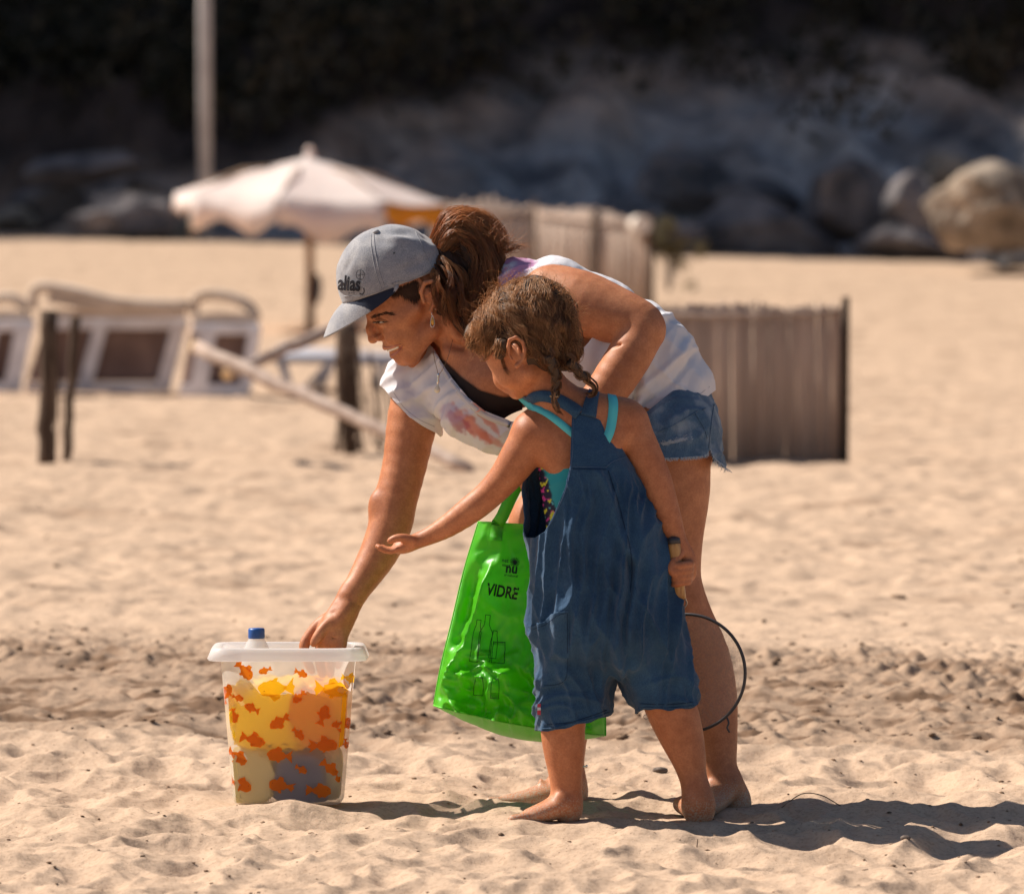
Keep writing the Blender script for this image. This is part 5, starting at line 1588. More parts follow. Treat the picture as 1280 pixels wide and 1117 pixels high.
    f.ell(C(630, 430, -.225), A, (.038, .044, .040), .015)
    f.ell(C(637, 468, -.262), A, (.026, .020, .026), .012)
    f.ell(C(634, 474, -.215), A, (.022, .03, .022), .015)
    f.cap(C(662, 466, -.288), C(648, 488, -.245), .016, .014, .015); f.ell(C(646, 489, -.228), A, (.015, .016, .015), .01)
    f.ell(C(636, 487, -.210), A, (.008, .012, .008), .006); f.ell(C(624, 468, -.180), A, (.012, .010, .010), .006)
    f.cap(C(627, 461, -.262), C(634, 458, -.288), .0020, .0016, .004, op='sub')
    f.ell(C(646, 441, -.322), A, (.011, .007, .020), .006)
    rim = [(640, 449), (635, 434), (637, 425), (645, 421.5), (653, 427), (656, 438), (654, 449), (648, 457)]
    for a, b_ in zip(rim[:-1], rim[1:]): f.cap(C(*a, -.331), C(*b_, -.331), .0034, .0034, .0025)
    f.ell(C(646, 457, -.328), A, (.005, .004, .0055), .003)
    f.cap(C(646, 430, -.336), C(642, 446, -.334), .0050, .0036, .003, op='sub'); f.ell(C(641, 443, -.334), A, (.0055, .006, .0075), .002, 'sub')
    f.cap(C(648, 434, -.332), C(650, 446, -.331), .002, .002, .002)
    return f
f = build_child(); VC, FC_ = f.mesh(); VC = lap(VC, FC_, 2, .5)
child = empty('person', (float(P(760, 1000, -.25)[0]), -.25, 0))
tag(child, 'small child in blue denim dungarees, seen from behind, holding one palm out', 'person')
cbody = add_mesh('body', VC, FC_, m_skinC, child)
sfB = Surf(VC, FC_)

# swimsuit
m_swim, nt, b = mat('turquoise_swimwear', (.02, .30, .36), .6, spec=.3)
at = N(nt, 'ShaderNodeAttribute', attribute_name='print'); nt.links.new(at.outputs['Color'], b.inputs['Base Color']); bump(nt, b, 900, .2, .0006, 2)
f = Field(np.arange(Xp(655, -.25), Xp(812, -.25), .0026), np.arange(-.36, -.14, .003), np.arange(Zp(800, -.25), Zp(540, -.25), .0026))
f.chain([(716, 530, -.25, 37.5), (722, 560, -.25, 49), (728, 600, -.25, 53), (736, 650, -.25, 53), (745, 700, -.25, 55.5), (754, 750, -.25, 59.5), (756, 790, -.25, 57)], .02, squash=((0, 1, 0), .78), sub=2)
V, F = f.mesh(); V = lap(V, F, 3); Nn = vnormals(V, F); V = V + Nn * (folds(V, (1, 0, -.2), .1, .03, .0012, 4.))[:, None]
px, py = proj(V); top_ = np.interp(px, [655, 668, 690, 715, 760, 790], [565, 583, 587, 585, 583, 560]); V2, F2 = clip(V, F, np.maximum(top_ - py, py - 790))
swim = add_mesh('swimsuit', V2, F2, m_swim, child)
px, py = proj(V2); pn = np.stack([px, py, 0 * px], -1)
col = np.tile(np.array([.018, .30, .35]), (len(V2), 1))
dk = sstep(2, -2, px - (681 + (py - 590) * .30 + 3 * fbm(pn, 12, 2, 3.)))[:, None]
nv = np.tile(np.array([.012, .012, .045]), (len(V2), 1))
k1 = noise3(px / 5.5, py / 5.5, px * 0 + 3); k2 = noise3(px / 7, py / 7, px * 0 + 11)
nv[k1 > .32] = (.55, .05, .30); nv[k2 > .38] = (.60, .62, .05); nv[k1 < -.50] = (.10, .45, .5)
col = col * (1 - dk) + nv * dk
a = swim.data.color_attributes.new('print', 'FLOAT_COLOR', 'POINT'); a.data.foreach_set('color', np.column_stack([col, np.ones(len(col))]).astype(np.float32).ravel())
m_strap, nt, b = mat('turquoise_strap', (.10, .56, .62), .6, spec=.3)
def band(surf, pts, w_px, m, name, parent, thick=.0014, lift=.0008, miss=None, step=2.5):
    A_, N_ = surf.path(pts, step, miss); q = np.linspace(0, 1, len(A_)); w = np.interp(q, np.linspace(0, 1, len(w_px)), w_px) * mpp(-.3)
    v, ff = ribbon(A_, N_, w, thick, lift); return link_mesh(name, np_mesh(name, v, ff), m, parent)
band(sfB, [(655, 506), (664, 509), (678, 514), (695, 525), (716, 542), (724, 548)], [8, 9, 9.5, 9.5], m_strap, 'swimsuit_strap', swim)
band(sfB, [(752, 476), (760, 484), (766, 500), (766, 518), (762, 540), (752, 562)], [10, 12, 12, 11], m_strap, 'swimsuit_strap', swim)

# dungarees
f = Field(np.arange(Xp(645, -.25), Xp(888, -.25), .0026), np.arange(-.375, -.13, .0028), np.arange(Zp(935, -.25), Zp(498, -.25), .0026))
SQ = ((0, 1, 0), .80)
f.chain([(716, 528, -.25, 41), (722, 558, -.252, 53), (724, 585, -.252, 64)], .02, squash=SQ, sub=2)
for (x, y, r) in ((722, 590, 66), (734, 630, 77), (746, 675, 86), (752, 720, 90), (757, 765, 92), (761, 788, 93)):
    f.cap(P(x - r * .35, y, -.25), P(x + r * .35, y, -.25), r * .65 * mpp(-.25), r * .65 * mpp(-.25), .03, squash=((0, 1, 0), 1.12))
f.chain([(724, 800, -.25, 54), (718, 850, -.25, 49.5), (715, 900, -.25, 45), (715, 925, -.25, 44)], .008, squash=((0, 1, 0), .95))
f.chain([(808, 800, -.25, 52), (822, 845, -.25, 46), (835, 885, -.25, 39.5), (840, 910, -.25, 38)], .006, squash=((0, 1, 0), .95))
V, F = f.mesh(); V = lap(V, F, 4); Nn = vnormals(V, F); px, py = proj(V)
lo = sstep(583, 640, py)
dd = folds(V, (.10, 0, 1), .40, .026, .0085, 21.) * lo * (1 - .35 * sstep(760, 860, py)) + folds(V, (-.35, 0, 1), .22, .045, .006, 24.) * sstep(640, 760, py) + folds(V, (1, 0, .15), .12, .03, .0045, 27.) * sstep(800, 870, py)
dd += folds(V, (-.2, 0, 1), .08, .012, .0028, 29.) * sstep(583, 590, py) * (1 - sstep(600, 650, py)) + fbm(V, .02, 2, 3.) * .0008
dd += -.0012 * np.exp(-((py - 584) / 2.2) ** 2) * (px < 765)
for (a_, b_, w_, h_) in (((748, 590), (792, 700), 5, .006), ((786, 700), (782, 830), 5, -.008), ((778, 700), (772, 845), 6, .006), ((700, 690), (690, 760), 5, -.004), ((712, 600), (716, 700), 4, .004)):
    e = np.array(b_) - np.array(a_); L = np.linalg.norm(e); e = e / L; t = (px - a_[0]) * e[0] + (py - a_[1]) * e[1]; c = (px - a_[0]) * -e[1] + (py - a_[1]) * e[0] + 3 * np.sin(t / 18)
    dd += np.exp(-(c / w_) ** 2) * sstep(-12, 8, t) * (1 - sstep(L - 10, L + 12, t)) * (Nn[:, 1] < .3) * h_
V = V + Nn * (dd * 1.45)[:, None]
px, py = proj(V); near = V[:, 1] < -.25
hemL = np.interp(px, [650, 674, 700, 740, 764, 772], [910, 914, 911, 901, 893, 885]); hemR = np.interp(px, [768, 795, 805, 840, 868, 885], [880, 893, 886, 887, 884, 872])
hemy = np.where(px < 772, hemL, hemR) + np.sin(px * .25) * 1.0
bibpoly = [(715, 519), (728, 511), (745, 511), (762, 535), (783, 569), (797, 590), (820, 620), (900, 700), (900, 960), (600, 960), (600, 668), (668, 672), (681, 664), (692, 645), (706, 611), (712.5, 582)]
sn = poly_sd(px, py, bibpoly)
sf_ = np.maximum(np.interp(px, [640, 660, 700, 780, 830], [572, 572, 545, 545, 590]) - py, -1e9)
sc = np.where(near, sn, np.maximum(sf_, -40))
sc = np.maximum(sc, py - hemy)
V2, F2 = clip(V, F, sc)
dun = add_mesh('dungarees', V2, F2, m_denimC, child)
so = dun.modifiers.new('thickness', 'SOLIDIFY'); so.thickness = .0022; so.offset = -1
sfU = Surf(V2, F2)
m_denimD, nt, b = mat('dark_seam', (.008, .024, .062), .9)
m_seamL, nt, b = mat('pale_seam', (.07, .12, .21), .9)
band(sfB, [(724, 517), (712, 508), (700, 501), (688, 496), (672, 495), (660, 501)], [17, 16, 15, 14, 13], m_denimC, 'shoulder_strap', dun, .0022, .0022)
band(sfB, [(735, 520), (738, 505), (743, 488), (747, 477), (748, 471)], [20, 17, 13, 11], m_denimC, 'shoulder_strap', dun, .0022, .0026)
def seamline(pts, w=.0013, m=None, name='seam', lift=.0007, th=.0004): 
    A_, N_ = sfU.path(pts, 2.5); v, ff = ribbon(A_, N_, w, th, lift); return link_mesh(name, np_mesh(name, v, ff), m or m_seamL, dun)
for pts in ([(717, 521), (716, 545), (715.5, 570), (709, 606), (695, 640), (683, 661), (670, 669.5)], [(714, 583), (740, 583.5), (758, 584)], [(714, 586), (740, 586.5), (758, 587)], [(747, 514), (764, 541), (783, 571)], [(679, 905), (710, 903), (740, 894), (758, 887)], [(800, 879), (835, 880), (866, 877)],
            [(757, 584), (767, 576), (782, 571)], [(760, 588), (776, 640), (790, 700), (788, 740)], [(730, 512), (741, 519), (745, 512)]):
    seamline(pts, m=m_denimD if pts[0] in ((760, 588), (714, 586), (679, 905), (800, 879)) else m_seamL)
seamline([(674, 911), (700, 908), (740, 898), (762, 890)], .003, m_denimC, 'cuff_edge', .0003, .0012); seamline([(797, 889), (805, 884), (840, 885), (868, 881.5)], .003, m_denimC, 'cuff_edge', .0003, .0012)
# side pocket, a patch that gapes at its mouth
px, py = proj(V2); Nn = vnormals(V2, F2)
sp = poly_sd(px, py, [(660, 781), (668, 781), (682, 776), (696, 765), (711, 762), (712, 800), (711, 845), (700, 857), (676, 860), (670, 850), (664, 820)])
sp = np.maximum(sp, (V2[:, 1] + .25) * 500)
gape = np.exp(-((py - (780 - (px - 668) * .42)) / 9) ** 2) * .004 * sstep(660, 676, px) * (1 - sstep(700, 712, px))
V3_, F3_ = clip(V2 + Nn * (.0016 + gape)[:, None], F2, sp)
pk = add_mesh('pocket', V3_, F3_, m_denimC, dun); so = pk.modifiers.new('t', 'SOLIDIFY'); so.thickness = .0016; so.offset = -1
sfP = Surf(V3_, F3_)
for pts in ([(709, 766), (709.5, 800), (708.5, 843), (699, 854), (677, 857)], [(667, 786), (682, 780), (697, 769), (708, 766)]):
    A_, N_ = sfP.path(pts, 2.5); v, ff = ribbon(A_, N_, .0010, .0004, .0002); link_mesh('seam', np_mesh('seam', v, ff), m_denimD, pk)
M = MB(); c, n_ = sfU.hit(674.5, 886); m_tagr, nt, b = mat('red_label', (.45, .05, .08), .8); M.box(c + np.array([-.001, -.002, 0]), (.006, .0016, .020)); M.build('fabric_label', m_tagr, dun, bevel=.0004)
M = MB(); M.box(c + np.array([-.001, -.0032, .001]), (.0062, .0008, .005)); M.build('fabric_label', m_fray, dun)
C = []
p0 = P(808, 890, -.26); a_ = np.linspace(0, 6.6, 14)
C.append([p0 + np.array([math.sin(t) * .005, 0, -.004 - (1 - math.cos(t)) * .004 ]) for t in a_])
v, ff = tubes(np.array(C), .0006, 4, False); add_mesh('loose_thread', v, ff, m_stitch, dun)

# ---- hair
f = Field(np.arange(Xp(575, -.25), Xp(742, -.25), .0021), np.arange(-.365, -.12, .0026), np.arange(Zp(485, -.25), Zp(328, -.25), .0021))
A = HC.ax
f.ell(P(663, 405, -.25), A, (.090, .076, .085), .01)
f.ell(P(626, 412, -.235), A, (.050, .070, .045), .015)
f.ell(P(606, 425, -.24), A, (.020, .05, .030), .012)
f.ell(P(690, 432, -.262), A, (.050, .062, .050), .015)
f.chain([(628, 432, -.315, 9), (624, 446, -.30, 5)], .01)
V, F = f.mesh(); V = lap(V, F, 1); Nn = vnormals(V, F)
V = V + Nn * (folds(V, (.8, 0, -.5), .07, .016, .0050, 3.) + fbm(V, .03, 2, 1.) * .0030)[:, None]
px, py = proj(V)
face = [(570, 520), (596, 449), (602, 440), (612, 439), (620, 446), (626, 458), (631, 450), (633, 436), (634, 424), (643, 419), (653, 422), (659, 436), (658, 452), (664, 463), (682, 469), (700, 464), (712, 464), (726, 458), (745, 470), (740, 560), (570, 560)]
sc = np.maximum(-poly_sd(px, py, face), -1e9)
V2, F2 = clip(V, F, sc)
chair = add_mesh('hair', V2, F2, m_hairBaseC, child)
sfK = Surf(V2, F2); sfK_all = Surf(V, F)
poly_face = np.array(face, float)
def flow(x, y):
    """hair is combed from the brow back and down to the two plaits"""
    t = np.array([692.0, 462.0]) if x < 700 else np.array([718.0, 462.0])
    d = t - np.array([x, y]); d /= np.linalg.norm(d) + 1e-6
    if x < 625: d = np.array([-.35, 1.0]) * .7 + d * .3 * (1 if y < 400 else 0)
    if y < 375 and x > 640: d = d * .6 + np.array([.3 if x > 665 else -.8, .6])
    return d / np.linalg.norm(d)
C = []; T = []
def surf_strand(x, y, L, nseg, lift, curl, tone, s0, off):
    pts = []; p = np.array([x, y], float); off = np.array(off)
    for k in range(nseg):
        pp = p + off * (1 - .75 * k / nseg)
        h_, n_ = sfK_all.hit(pp[0], pp[1], -.25)
        if pts and np.linalg.norm(h_ - pts[-1]) > .02: break
        w = noise3(np.array([k * .32 + s0]), np.array([s0 * 2]), np.array([1.0]))[0]
        pts.append(h_ + n_ * (lift * math.sin(math.pi * (k + .5) / nseg) + .0008))
        d = flow(*p); a = curl * w
        d = np.array([d[0] * math.cos(a) - d[1] * math.sin(a), d[0] * math.sin(a) + d[1] * math.cos(a)])
        p = p + d * L / nseg
    while len(pts) < nseg:
        if len(pts) < 3: return
        pts.append(pts[-1] + (pts[-1] - pts[-2]) * .12)
    C.append(pts); T.append(tone)
for c_ in range(300):
    x = rng.uniform(588, 727); y = rng.uniform(341, 456)
    if poly_sd(np.array([x]), np.array([y]), face)[0] < 4: continue
    if ((x - 660) / 68) ** 2 + ((y - 405) / 64) ** 2 > 1: continue
    L = rng.uniform(28, 62); lf = abs(rng.normal()) * .0030 + .0010; s0 = rng.random() * 99; tn = (rng.random() ** 1.3 * .85 - .1) + .5 * max(0, (650 - x) / 60) + .3 * max(0, (378 - y) / 35)  # front and top locks lightened, sunlight painted into their tone
    for i in range(16):
        o_ = rng.normal(size=2) * 2.3
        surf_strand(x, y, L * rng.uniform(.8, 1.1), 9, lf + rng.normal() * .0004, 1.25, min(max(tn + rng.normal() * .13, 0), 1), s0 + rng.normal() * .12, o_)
C8 = [c for c in C]; 
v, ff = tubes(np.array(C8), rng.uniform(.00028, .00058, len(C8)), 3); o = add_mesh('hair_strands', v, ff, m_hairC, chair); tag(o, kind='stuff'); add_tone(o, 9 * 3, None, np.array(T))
# curls and flyaways around the outline and over the surface, their pale tone painting a sunlit rim
C = []; T = []
for i in range(900):
    th = rng.uniform(-200, 35) if rng.random() < .8 else rng.uniform(-60, 30); a = R(th)
    x = 659 + 66 * math.cos(a) * (1.0 if math.cos(a) < 0 else 1.0); y = 405 + 63 * math.sin(a)
    k = rng.uniform(.80, 1.0); x = 659 + (x - 659) * k; y = 405 + (y - 405) * k
    if poly_sd(np.array([x]), np.array([y]), face)[0] < 1: continue
    d = a + rng.normal() * .9 + (.9 if rng.random() < .5 else -.5); L = abs(rng.normal()) * 9 + 6; Y0 = -.25 - rng.random() * .06; p = np.array([x, y]); pts = []; cv = rng.normal() * .38
    h_, n_ = sfK_all.hit(x, y, -.25); Y0 = h_[1] - .003
    for q_ in range(7):
        pts.append(P(p[0], p[1], Y0)); d += cv + rng.normal() * .15; p = p + np.array([math.cos(d), math.sin(d)]) * L / 6; Y0 += rng.normal() * .0015
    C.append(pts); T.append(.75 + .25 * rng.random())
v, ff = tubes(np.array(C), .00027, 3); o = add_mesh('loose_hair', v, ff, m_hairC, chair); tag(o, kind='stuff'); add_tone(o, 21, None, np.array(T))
# fringe and temple wisps
C = []; T = []
for i in range(170):
    x = rng.uniform(588, 628); y = rng.uniform(400, 436); pts = []; p = np.array([x, y]); h_, n_ = sfK_all.hit(x, y, -.25); Y0 = h_[1] - .003; d = R(100) + rng.normal() * .25; L = rng.uniform(8, 20); cv = rng.normal() * .12 + .05
    for q_ in range(7):
        pts.append(P(p[0], p[1], Y0)); d += cv; p = p + np.array([math.cos(d), math.sin(d)]) * L / 6
    C.append(pts); T.append(.3 + .7 * rng.random())
for i in range(14):
    pts = []; p = np.array([627.0 + rng.normal() * 1.2, 440.0]); d = R(92) + rng.normal() * .05
    for q_ in range(7):
        h_, n_ = sfB.hit(p[0], p[1], -.3); pts.append(h_ + n_ * .002); d += -.10; p = p + np.array([math.cos(d), math.sin(d)]) * 5.2
    C.append(pts); T.append(.1)
v, ff = tubes(np.array(C), .00036, 3); o = add_mesh('fringe', v, ff, m_hairC, chair); tag(o, kind='stuff'); add_tone(o, 21, None, np.array(T))
def plait(path, r0, r1, n, name='plait'):
    q = catmull(np.array(path, float), 8); t = np.linspace(0, 1, n) * (len(q) - 1); M = MB(); C = []; T = []
    for i, tt in enumerate(t):
        k = min(int(tt), len(q) - 2); p = q[k] + (q[k + 1] - q[k]) * (tt - k); d = q[k + 1][:2] - q[k][:2]; d /= np.linalg.norm(d); nn = np.array([-d[1], d[0]]); sd = 1 if i % 2 else -1
        r = r0 + (r1 - r0) * i / n; c = p[:2] + nn * sd * r * .42
        # each lobe of the plait is a bundle of fine strands crossing to the middle
        for j in range(26):
            a = rng.random() * 6.28; rr = rng.random() ** .5 * r * .40; off = np.array([math.cos(a), math.sin(a)]) * rr; Yo = math.sin(a * 1.7) * rr * mpp(-.3)
            s_ = c + nn * sd * r * .25 - d * r * 1.0 + off; m_ = c + nn * sd * r * .45 + off * 1.0; e_ = c - nn * sd * r * .75 + d * r * 1.0 + off * .7
            C.append([P(s_[0], s_[1], p[2] + Yo), P(m_[0], m_[1], p[2] - .0035 + Yo), P((m_[0] + e_[0]) / 2, (m_[1] + e_[1]) / 2, p[2] - .0045 + Yo), P(e_[0], e_[1], p[2] + .001 + Yo)]); T.append(rng.random() ** 1.3 * .8)
    W = P(q[:, 0], q[:, 1], q[:, 2] + .001); M.tube(W, np.linspace(r0 * .8, r1 * .8, len(W)) * mpp(-.3), 8)
    o = M.build(name, m_hairBaseC, chair, True)
    v, ff = tubes(np.array(C), .00042, 3); o2 = add_mesh('plait_strands', v, ff, m_hairC, chair); tag(o2, kind='stuff'); add_tone(o2, 12, None, np.array(T))
plait([(686, 445, -.340), (691, 458, -.336), (695, 472, -.328), (695, 484, -.326), (693, 494, -.328)], 8, 5.5, 9)
plait([(712, 452, -.322), (722, 464, -.312), (733, 473, -.306)], 8, 6.5, 5)
C, T = strands([([(693, 492, -.330, 5), (692, 502, -.336, 4.5), (697, 512, -.338, 4.5), (706, 519, -.338, 3)], .5, 1), ([(732, 472, -.306, 6), (741, 480, -.305, 6), (744, 488, -.306, 5), (738, 494, -.31, 4), (728, 491, -.315, 3)], .5, 1.3)], 420, 1.0, .0035, .0004, 10)
v, ff = tubes(C, .0005, 3); o = add_mesh('hair_strands', v, ff, m_hairC, chair); tag(o, kind='stuff'); add_tone(o, 30, None, T)
m_tie, nt, b = mat('hair_tie', (.35, .24, .13), .6); M = MB(); c = P(693, 495, -.330); M.tube([c + np.array([math.cos(a) * .007, math.sin(a) * .006, math.sin(a) * .001]) for a in np.linspace(0, 6.28, 14)], .0018, 6); M.build('hair_tie', m_tie, chair, True)
# ================================================================== HAND NET
net = empty('hand_net', tuple(P(846, 710, -.285))); tag(net, 'round beach net with a wooden handle held in the child\'s fist', 'net')
m_hand, nt, b = mat('varnished_wood', (.42, .22, .07), .35, spec=.5); v_ = coords(nt, (1, 1, .2)); vary(nt, b, (.30, .14, .04), (.52, .29, .10), 130, 4, v_)
m_wire, nt, b = mat('wire', (.62, .58, .52), .3, metal=.9)
m_rim, nt, b = mat('dark_rim', (.045, .04, .045), .5, spec=.5)
M = MB(); q = catmull([P(842.5, 676, -.286), P(844, 700, -.287), P(847, 722, -.284), P(850.5, 748, -.278)], 4); M.tube(q, np.interp(np.linspace(0, 1, len(q)), [0, .1, .6, 1], [7.2, 8.4, 8.0, 7.2]) * mpp(-.28), 14); M.build('handle', m_hand, net, True)
M = MB(); a_ = P(842.2, 673, -.286); M.tube([a_ + np.array([0, 0, .004]), a_ + np.array([0, 0, .002]), a_, P(842.6, 679, -.286)], [.0035, .0085, .0110, .0118], 14); M.build('end_cap', m_rim, net, True)
ring = []
for t in np.linspace(0, 2 * math.pi, 73):
    x = 858 + (73.5 if math.cos(t) > 0 else 50) * math.cos(t); y = 841 + 73.5 * math.sin(t); ring.append(P(x, y, -.172 - (x - 858) * .0005))
ring = np.array(ring)
M = MB(); M.tube(ring, .0030, 8, False); M.build('rim', m_rim, net, True)
for sx, o in ((-1, 845), (1, 857)):
    M = MB(); M.tube(catmull([P(o - sx * 1.0, 746, -.277), P(o + sx * 1.5, 753, -.262), P(o - sx * .5, 758, -.232), P(851, 764, -.20), P(851, 769, -.172)], 4), .0015, 6); M.build('fork', m_wire, net, True)
M = MB(); M.tube([P(851, 763, -.20), P(851, 769, -.172)], .003, 8); M.build('ferrule', m_rim, net, True)
M = MB(); M.tube(catmull([P(908, 895, -.197), P(911, 903, -.20), P(909, 909, -.20), P(912, 915, -.20)], 3), .0018, 6); M.build('cord_end', m_rim, net, True)
cen = ring[:-1].mean(0); V = [cen + np.array([0, .028, -.004])]; F = []; K = 12; n = 72
for k in range(1, K + 1):
    r = k / K
    for j in range(n): V.append(cen + (ring[j] - cen) * r + np.array([0, .028 * (1 - r ** 2), 0]))
for j in range(n): F.append((0, 1 + j, 1 + (j + 1) % n))
for k in range(1, K):
    for j in range(n):
        a0 = 1 + (k - 1) * n + j; a1 = 1 + (k - 1) * n + (j + 1) % n; F.append((a0, a0 + n, a1 + n, a1))
m_net, nt, b = mat('fine_netting', (.42, .34, .30), .8)
out = [x for x in nt.nodes if x.type == 'OUTPUT_MATERIAL'][0]; tr = nt.nodes.new('ShaderNodeBsdfTransparent'); mx = nt.nodes.new('ShaderNodeMixShader')
n_, r_ = vary(nt, None, (.26, .26, .26), (.46, .46, .46), 240, 3, None, .35, .65); nt.links.new(r_.outputs[0], mx.inputs[0]); nt.links.new(tr.outputs[0], mx.inputs[1]); nt.links.new(b.outputs[0], mx.inputs[2]); nt.links.new(mx.outputs[0], out.inputs['Surface'])
link_mesh('netting', np_mesh('netting', V, F), m_net, net)

# ================================================================== GREEN RECYCLING BAG
bag = empty('shopping_bag', tuple(P(650, 900, 0))); tag(bag, 'bright green woven recycling bag printed with bottles, hanging behind the child', 'bag')
m_bag, nt, b = mat('green_woven_plastic', (.03, .40, .01), .36, spec=.55)
vary(nt, b, (.065, .42, .006), (.11, .56, .012), 14); translucent(m_bag, nt, b, (.22, .85, .008), .36)
bump(nt, b, 900, .25, .0007, 2)
def sheet(side, nu=90, nv=110):
    u, v = np.meshgrid(np.linspace(0, 1, nu), np.linspace(0, 1, nv), indexing='ij')
    L = catmull([(598, 652), (580, 712), (565, 775), (551, 832), (542, 881)], 12); Rr = catmull([(752, 664), (754, 740), (755, 800), (757, 860), (758, 919)], 12)
    tv = v * (len(L) - 1); ix = np.arange(len(L))
    lx, ly = np.interp(tv, ix, L[:, 0]), np.interp(tv, ix, L[:, 1]); rx, ry = np.interp(tv, ix, Rr[:, 0]), np.interp(tv, ix, Rr[:, 1])
    bx = lx + (rx - lx) * u; by = ly + (ry - ly) * u
    sag = np.sin(u * math.pi); by = by + sag * v ** 3 * 6 - sag * (1 - v) * 1
    thick = (.025 + .055 * v) * np.clip(np.minimum(u * 4.5, (1 - u) * 6), 0, 1) ** .7
    Y = .010 - side * thick
    return u, v, bx, by, Y
def crumple(u, v, bx, by, W, side):
    a = sstep(.45, .85, v)
    q = W * np.array([1, .3, 1]); n1 = 1 - np.abs(fbm(q, .085, 2, 5. * side)) * 2; n2 = 1 - np.abs(fbm(q, .035, 2, 9. * side)) * 2
    d = n1 * (.006 + .013 * a) + n2 * (.0022 + .0085 * a)
    # the long crease that runs from the top down to the lower left corner
    cx = np.interp(by, [690, 700, 758, 807, 862, 885], [616, 613, 597, 579, 548, 541]); c = bx - cx
    d = d + (np.exp(-np.abs(c - 4) / 9) * .026 - np.exp(-((c + 12) / 12) ** 2) * .018) * sstep(690, 740, by)
    # crumpled lower front with a pushed-out corner
    d = d + .022 * np.exp(-((bx - 632) / 26) ** 2 - ((by - 862) / 26) ** 2) + .010 * np.exp(-(np.abs(bx - 643) / 4)) * sstep(812, 850, by) + .014 * np.exp(-(np.abs(by - 838 - 5 * np.sin(bx / 9)) / 4)) * sstep(570, 590, bx) * (1 - sstep(640, 655, bx))
    return d * 1.35
grids = {}
V = []; F = []
for side in (1, -1):
    u, v, bx, by, Y = sheet(side); W = P(bx, by, Y); d = crumple(u, v, bx, by, W, 1 if side > 0 else 2.3) * np.clip(np.minimum(u, 1 - u) * 14, 0, 1)
    W = W + np.array([-.25, -1, .12]) * (d * (1 if side > 0 else -.6))[..., None]
    if side < 0: W[..., 2] -= .018 * np.sin(u * math.pi) * v ** 2
    st_ = len(V) and sum(len(x) for x in V); nu, nv = u.shape; V.append(W.reshape(-1, 3)); ii = np.arange(nu - 1)[:, None] * nv + np.arange(nv - 1)[None, :] + st_
    F.append(np.stack([ii, ii + nv, ii + nv + 1, ii + 1] if side < 0 else [ii, ii + 1, ii + nv + 1, ii + nv], -1).reshape(-1, 4)); grids[side] = (st_, nu, nv)
s0, nu, nv = grids[1]; s1 = grids[-1][0]
E = []
for j in range(nv - 1): E += [(s0 + j, s1 + j, s1 + j + 1, s0 + j + 1), (s0 + (nu - 1) * nv + j, s0 + (nu - 1) * nv + j + 1, s1 + (nu - 1) * nv + j + 1, s1 + (nu - 1) * nv + j)]
F.append(np.array(E)); V = np.concatenate(V); F = np.concatenate(F)
bagm = add_mesh('bag_body', V, F, m_bag, bag)
sfG = Surf(V[:nu * nv], F[:(nu - 1) * (nv - 1)])
# bottom panel, a lighter strip between the two lower edges
Vb = []; Fb = []; m_ = 7
A_ = V[s0 + np.arange(nu) * nv + nv - 1]; B_ = V[s1 + np.arange(nu) * nv + nv - 1]
for j in range(m_ + 1):
    t = j / m_; Vb.append(A_ * (1 - t) + B_ * t + np.array([0, 0, -.016]) * math.sin(math.pi * t) * np.sin(np.linspace(0, 1, nu) * math.pi)[:, None] + np.array([0, 0, -.0008]))
Vb = np.concatenate(Vb); ii = np.arange(m_)[:, None] * nu + np.arange(nu - 1)[None, :]; Fb = np.stack([ii, ii + 1, ii + nu + 1, ii + nu], -1).reshape(-1, 4)
add_mesh('bottom_panel', Vb, Fb, m_bag, bag)
m_pipe, nt, b = mat('green_piping', (.12, .55, .03), .5, spec=.4)
M = MB(); M.tube(A_[::2], .0016, 6); M.build('piping', m_pipe, bag, True)
M = MB(); M.tube(V[s0 + np.arange(0, nv, 2)], .0014, 6); M.build('piping', m_pipe, bag, True)
top = V[s0 + np.arange(0, nu) * nv]; M = MB(); M.tube(top[::3], .0013, 6); M.build('top_hem', m_pipe, bag, True)
M = MB()
A3, N3 = sfG.path([(620, 676), (620.5, 664), (622, 654)], 2)
pts = list(A3 + N3 * .0012) + [P(628, 645, -.022), P(637, 625, -.024), P(648, 603, -.024), P(658, 586, -.024), P(668, 572, -.022)]
v, ff = ribbon(catmull(pts, 2), np.tile([0, -1, .15], (len(catmull(pts, 2)), 1)), .023, .0014, 0); link_mesh('handle', np_mesh('handle', v, ff), m_bag, bag)
A4 = [P(716, 668, .055), P(700, 640, .03), P(680, 605, .004), P(670, 585, -.005)]; v, ff = ribbon(catmull(A4, 4), np.tile([0, -1, .1], (13, 1)), .022, .0014, 0); link_mesh('handle', np_mesh('handle', v, ff), m_bag, bag)
m_ys, nt, b = mat('yellow_stitch', (.55, .55, .05), .8)
for x in (617.5, 620.5, 623):
    stroke(sfG, [(x, 672), (x + .3, 664), (x + .6, 657)], .0009, 'stitching', m_ys, bag)
m_bink, nt, b = mat('bag_print', (.006, .022, .006), .6)
lettering(sfG, 'VIDRE', 607, 742.5, 14.6, 20.5, .16, 'lettering', m_bink, bag, .028, .05, .0010)
lettering(sfG, 'nu', 631.5, 715, 15, 17, .10, 'lettering', m_bink, bag, .03, 0, .0010)
lettering(sfG, 'net', 627, 702, 6.5, 6.5, .12, 'small_print', m_bink, bag, .01, 0, .0010)
lettering(sfG, 'viure', 627.5, 707.5, 5.2, 6, .12, 'small_print', m_bink, bag, .01, 0, .0010)
lettering(sfG, 'al natural', 630, 719.5, 4.6, 4.6, .12, 'small_print', m_bink, bag, .005, 0, .0010)
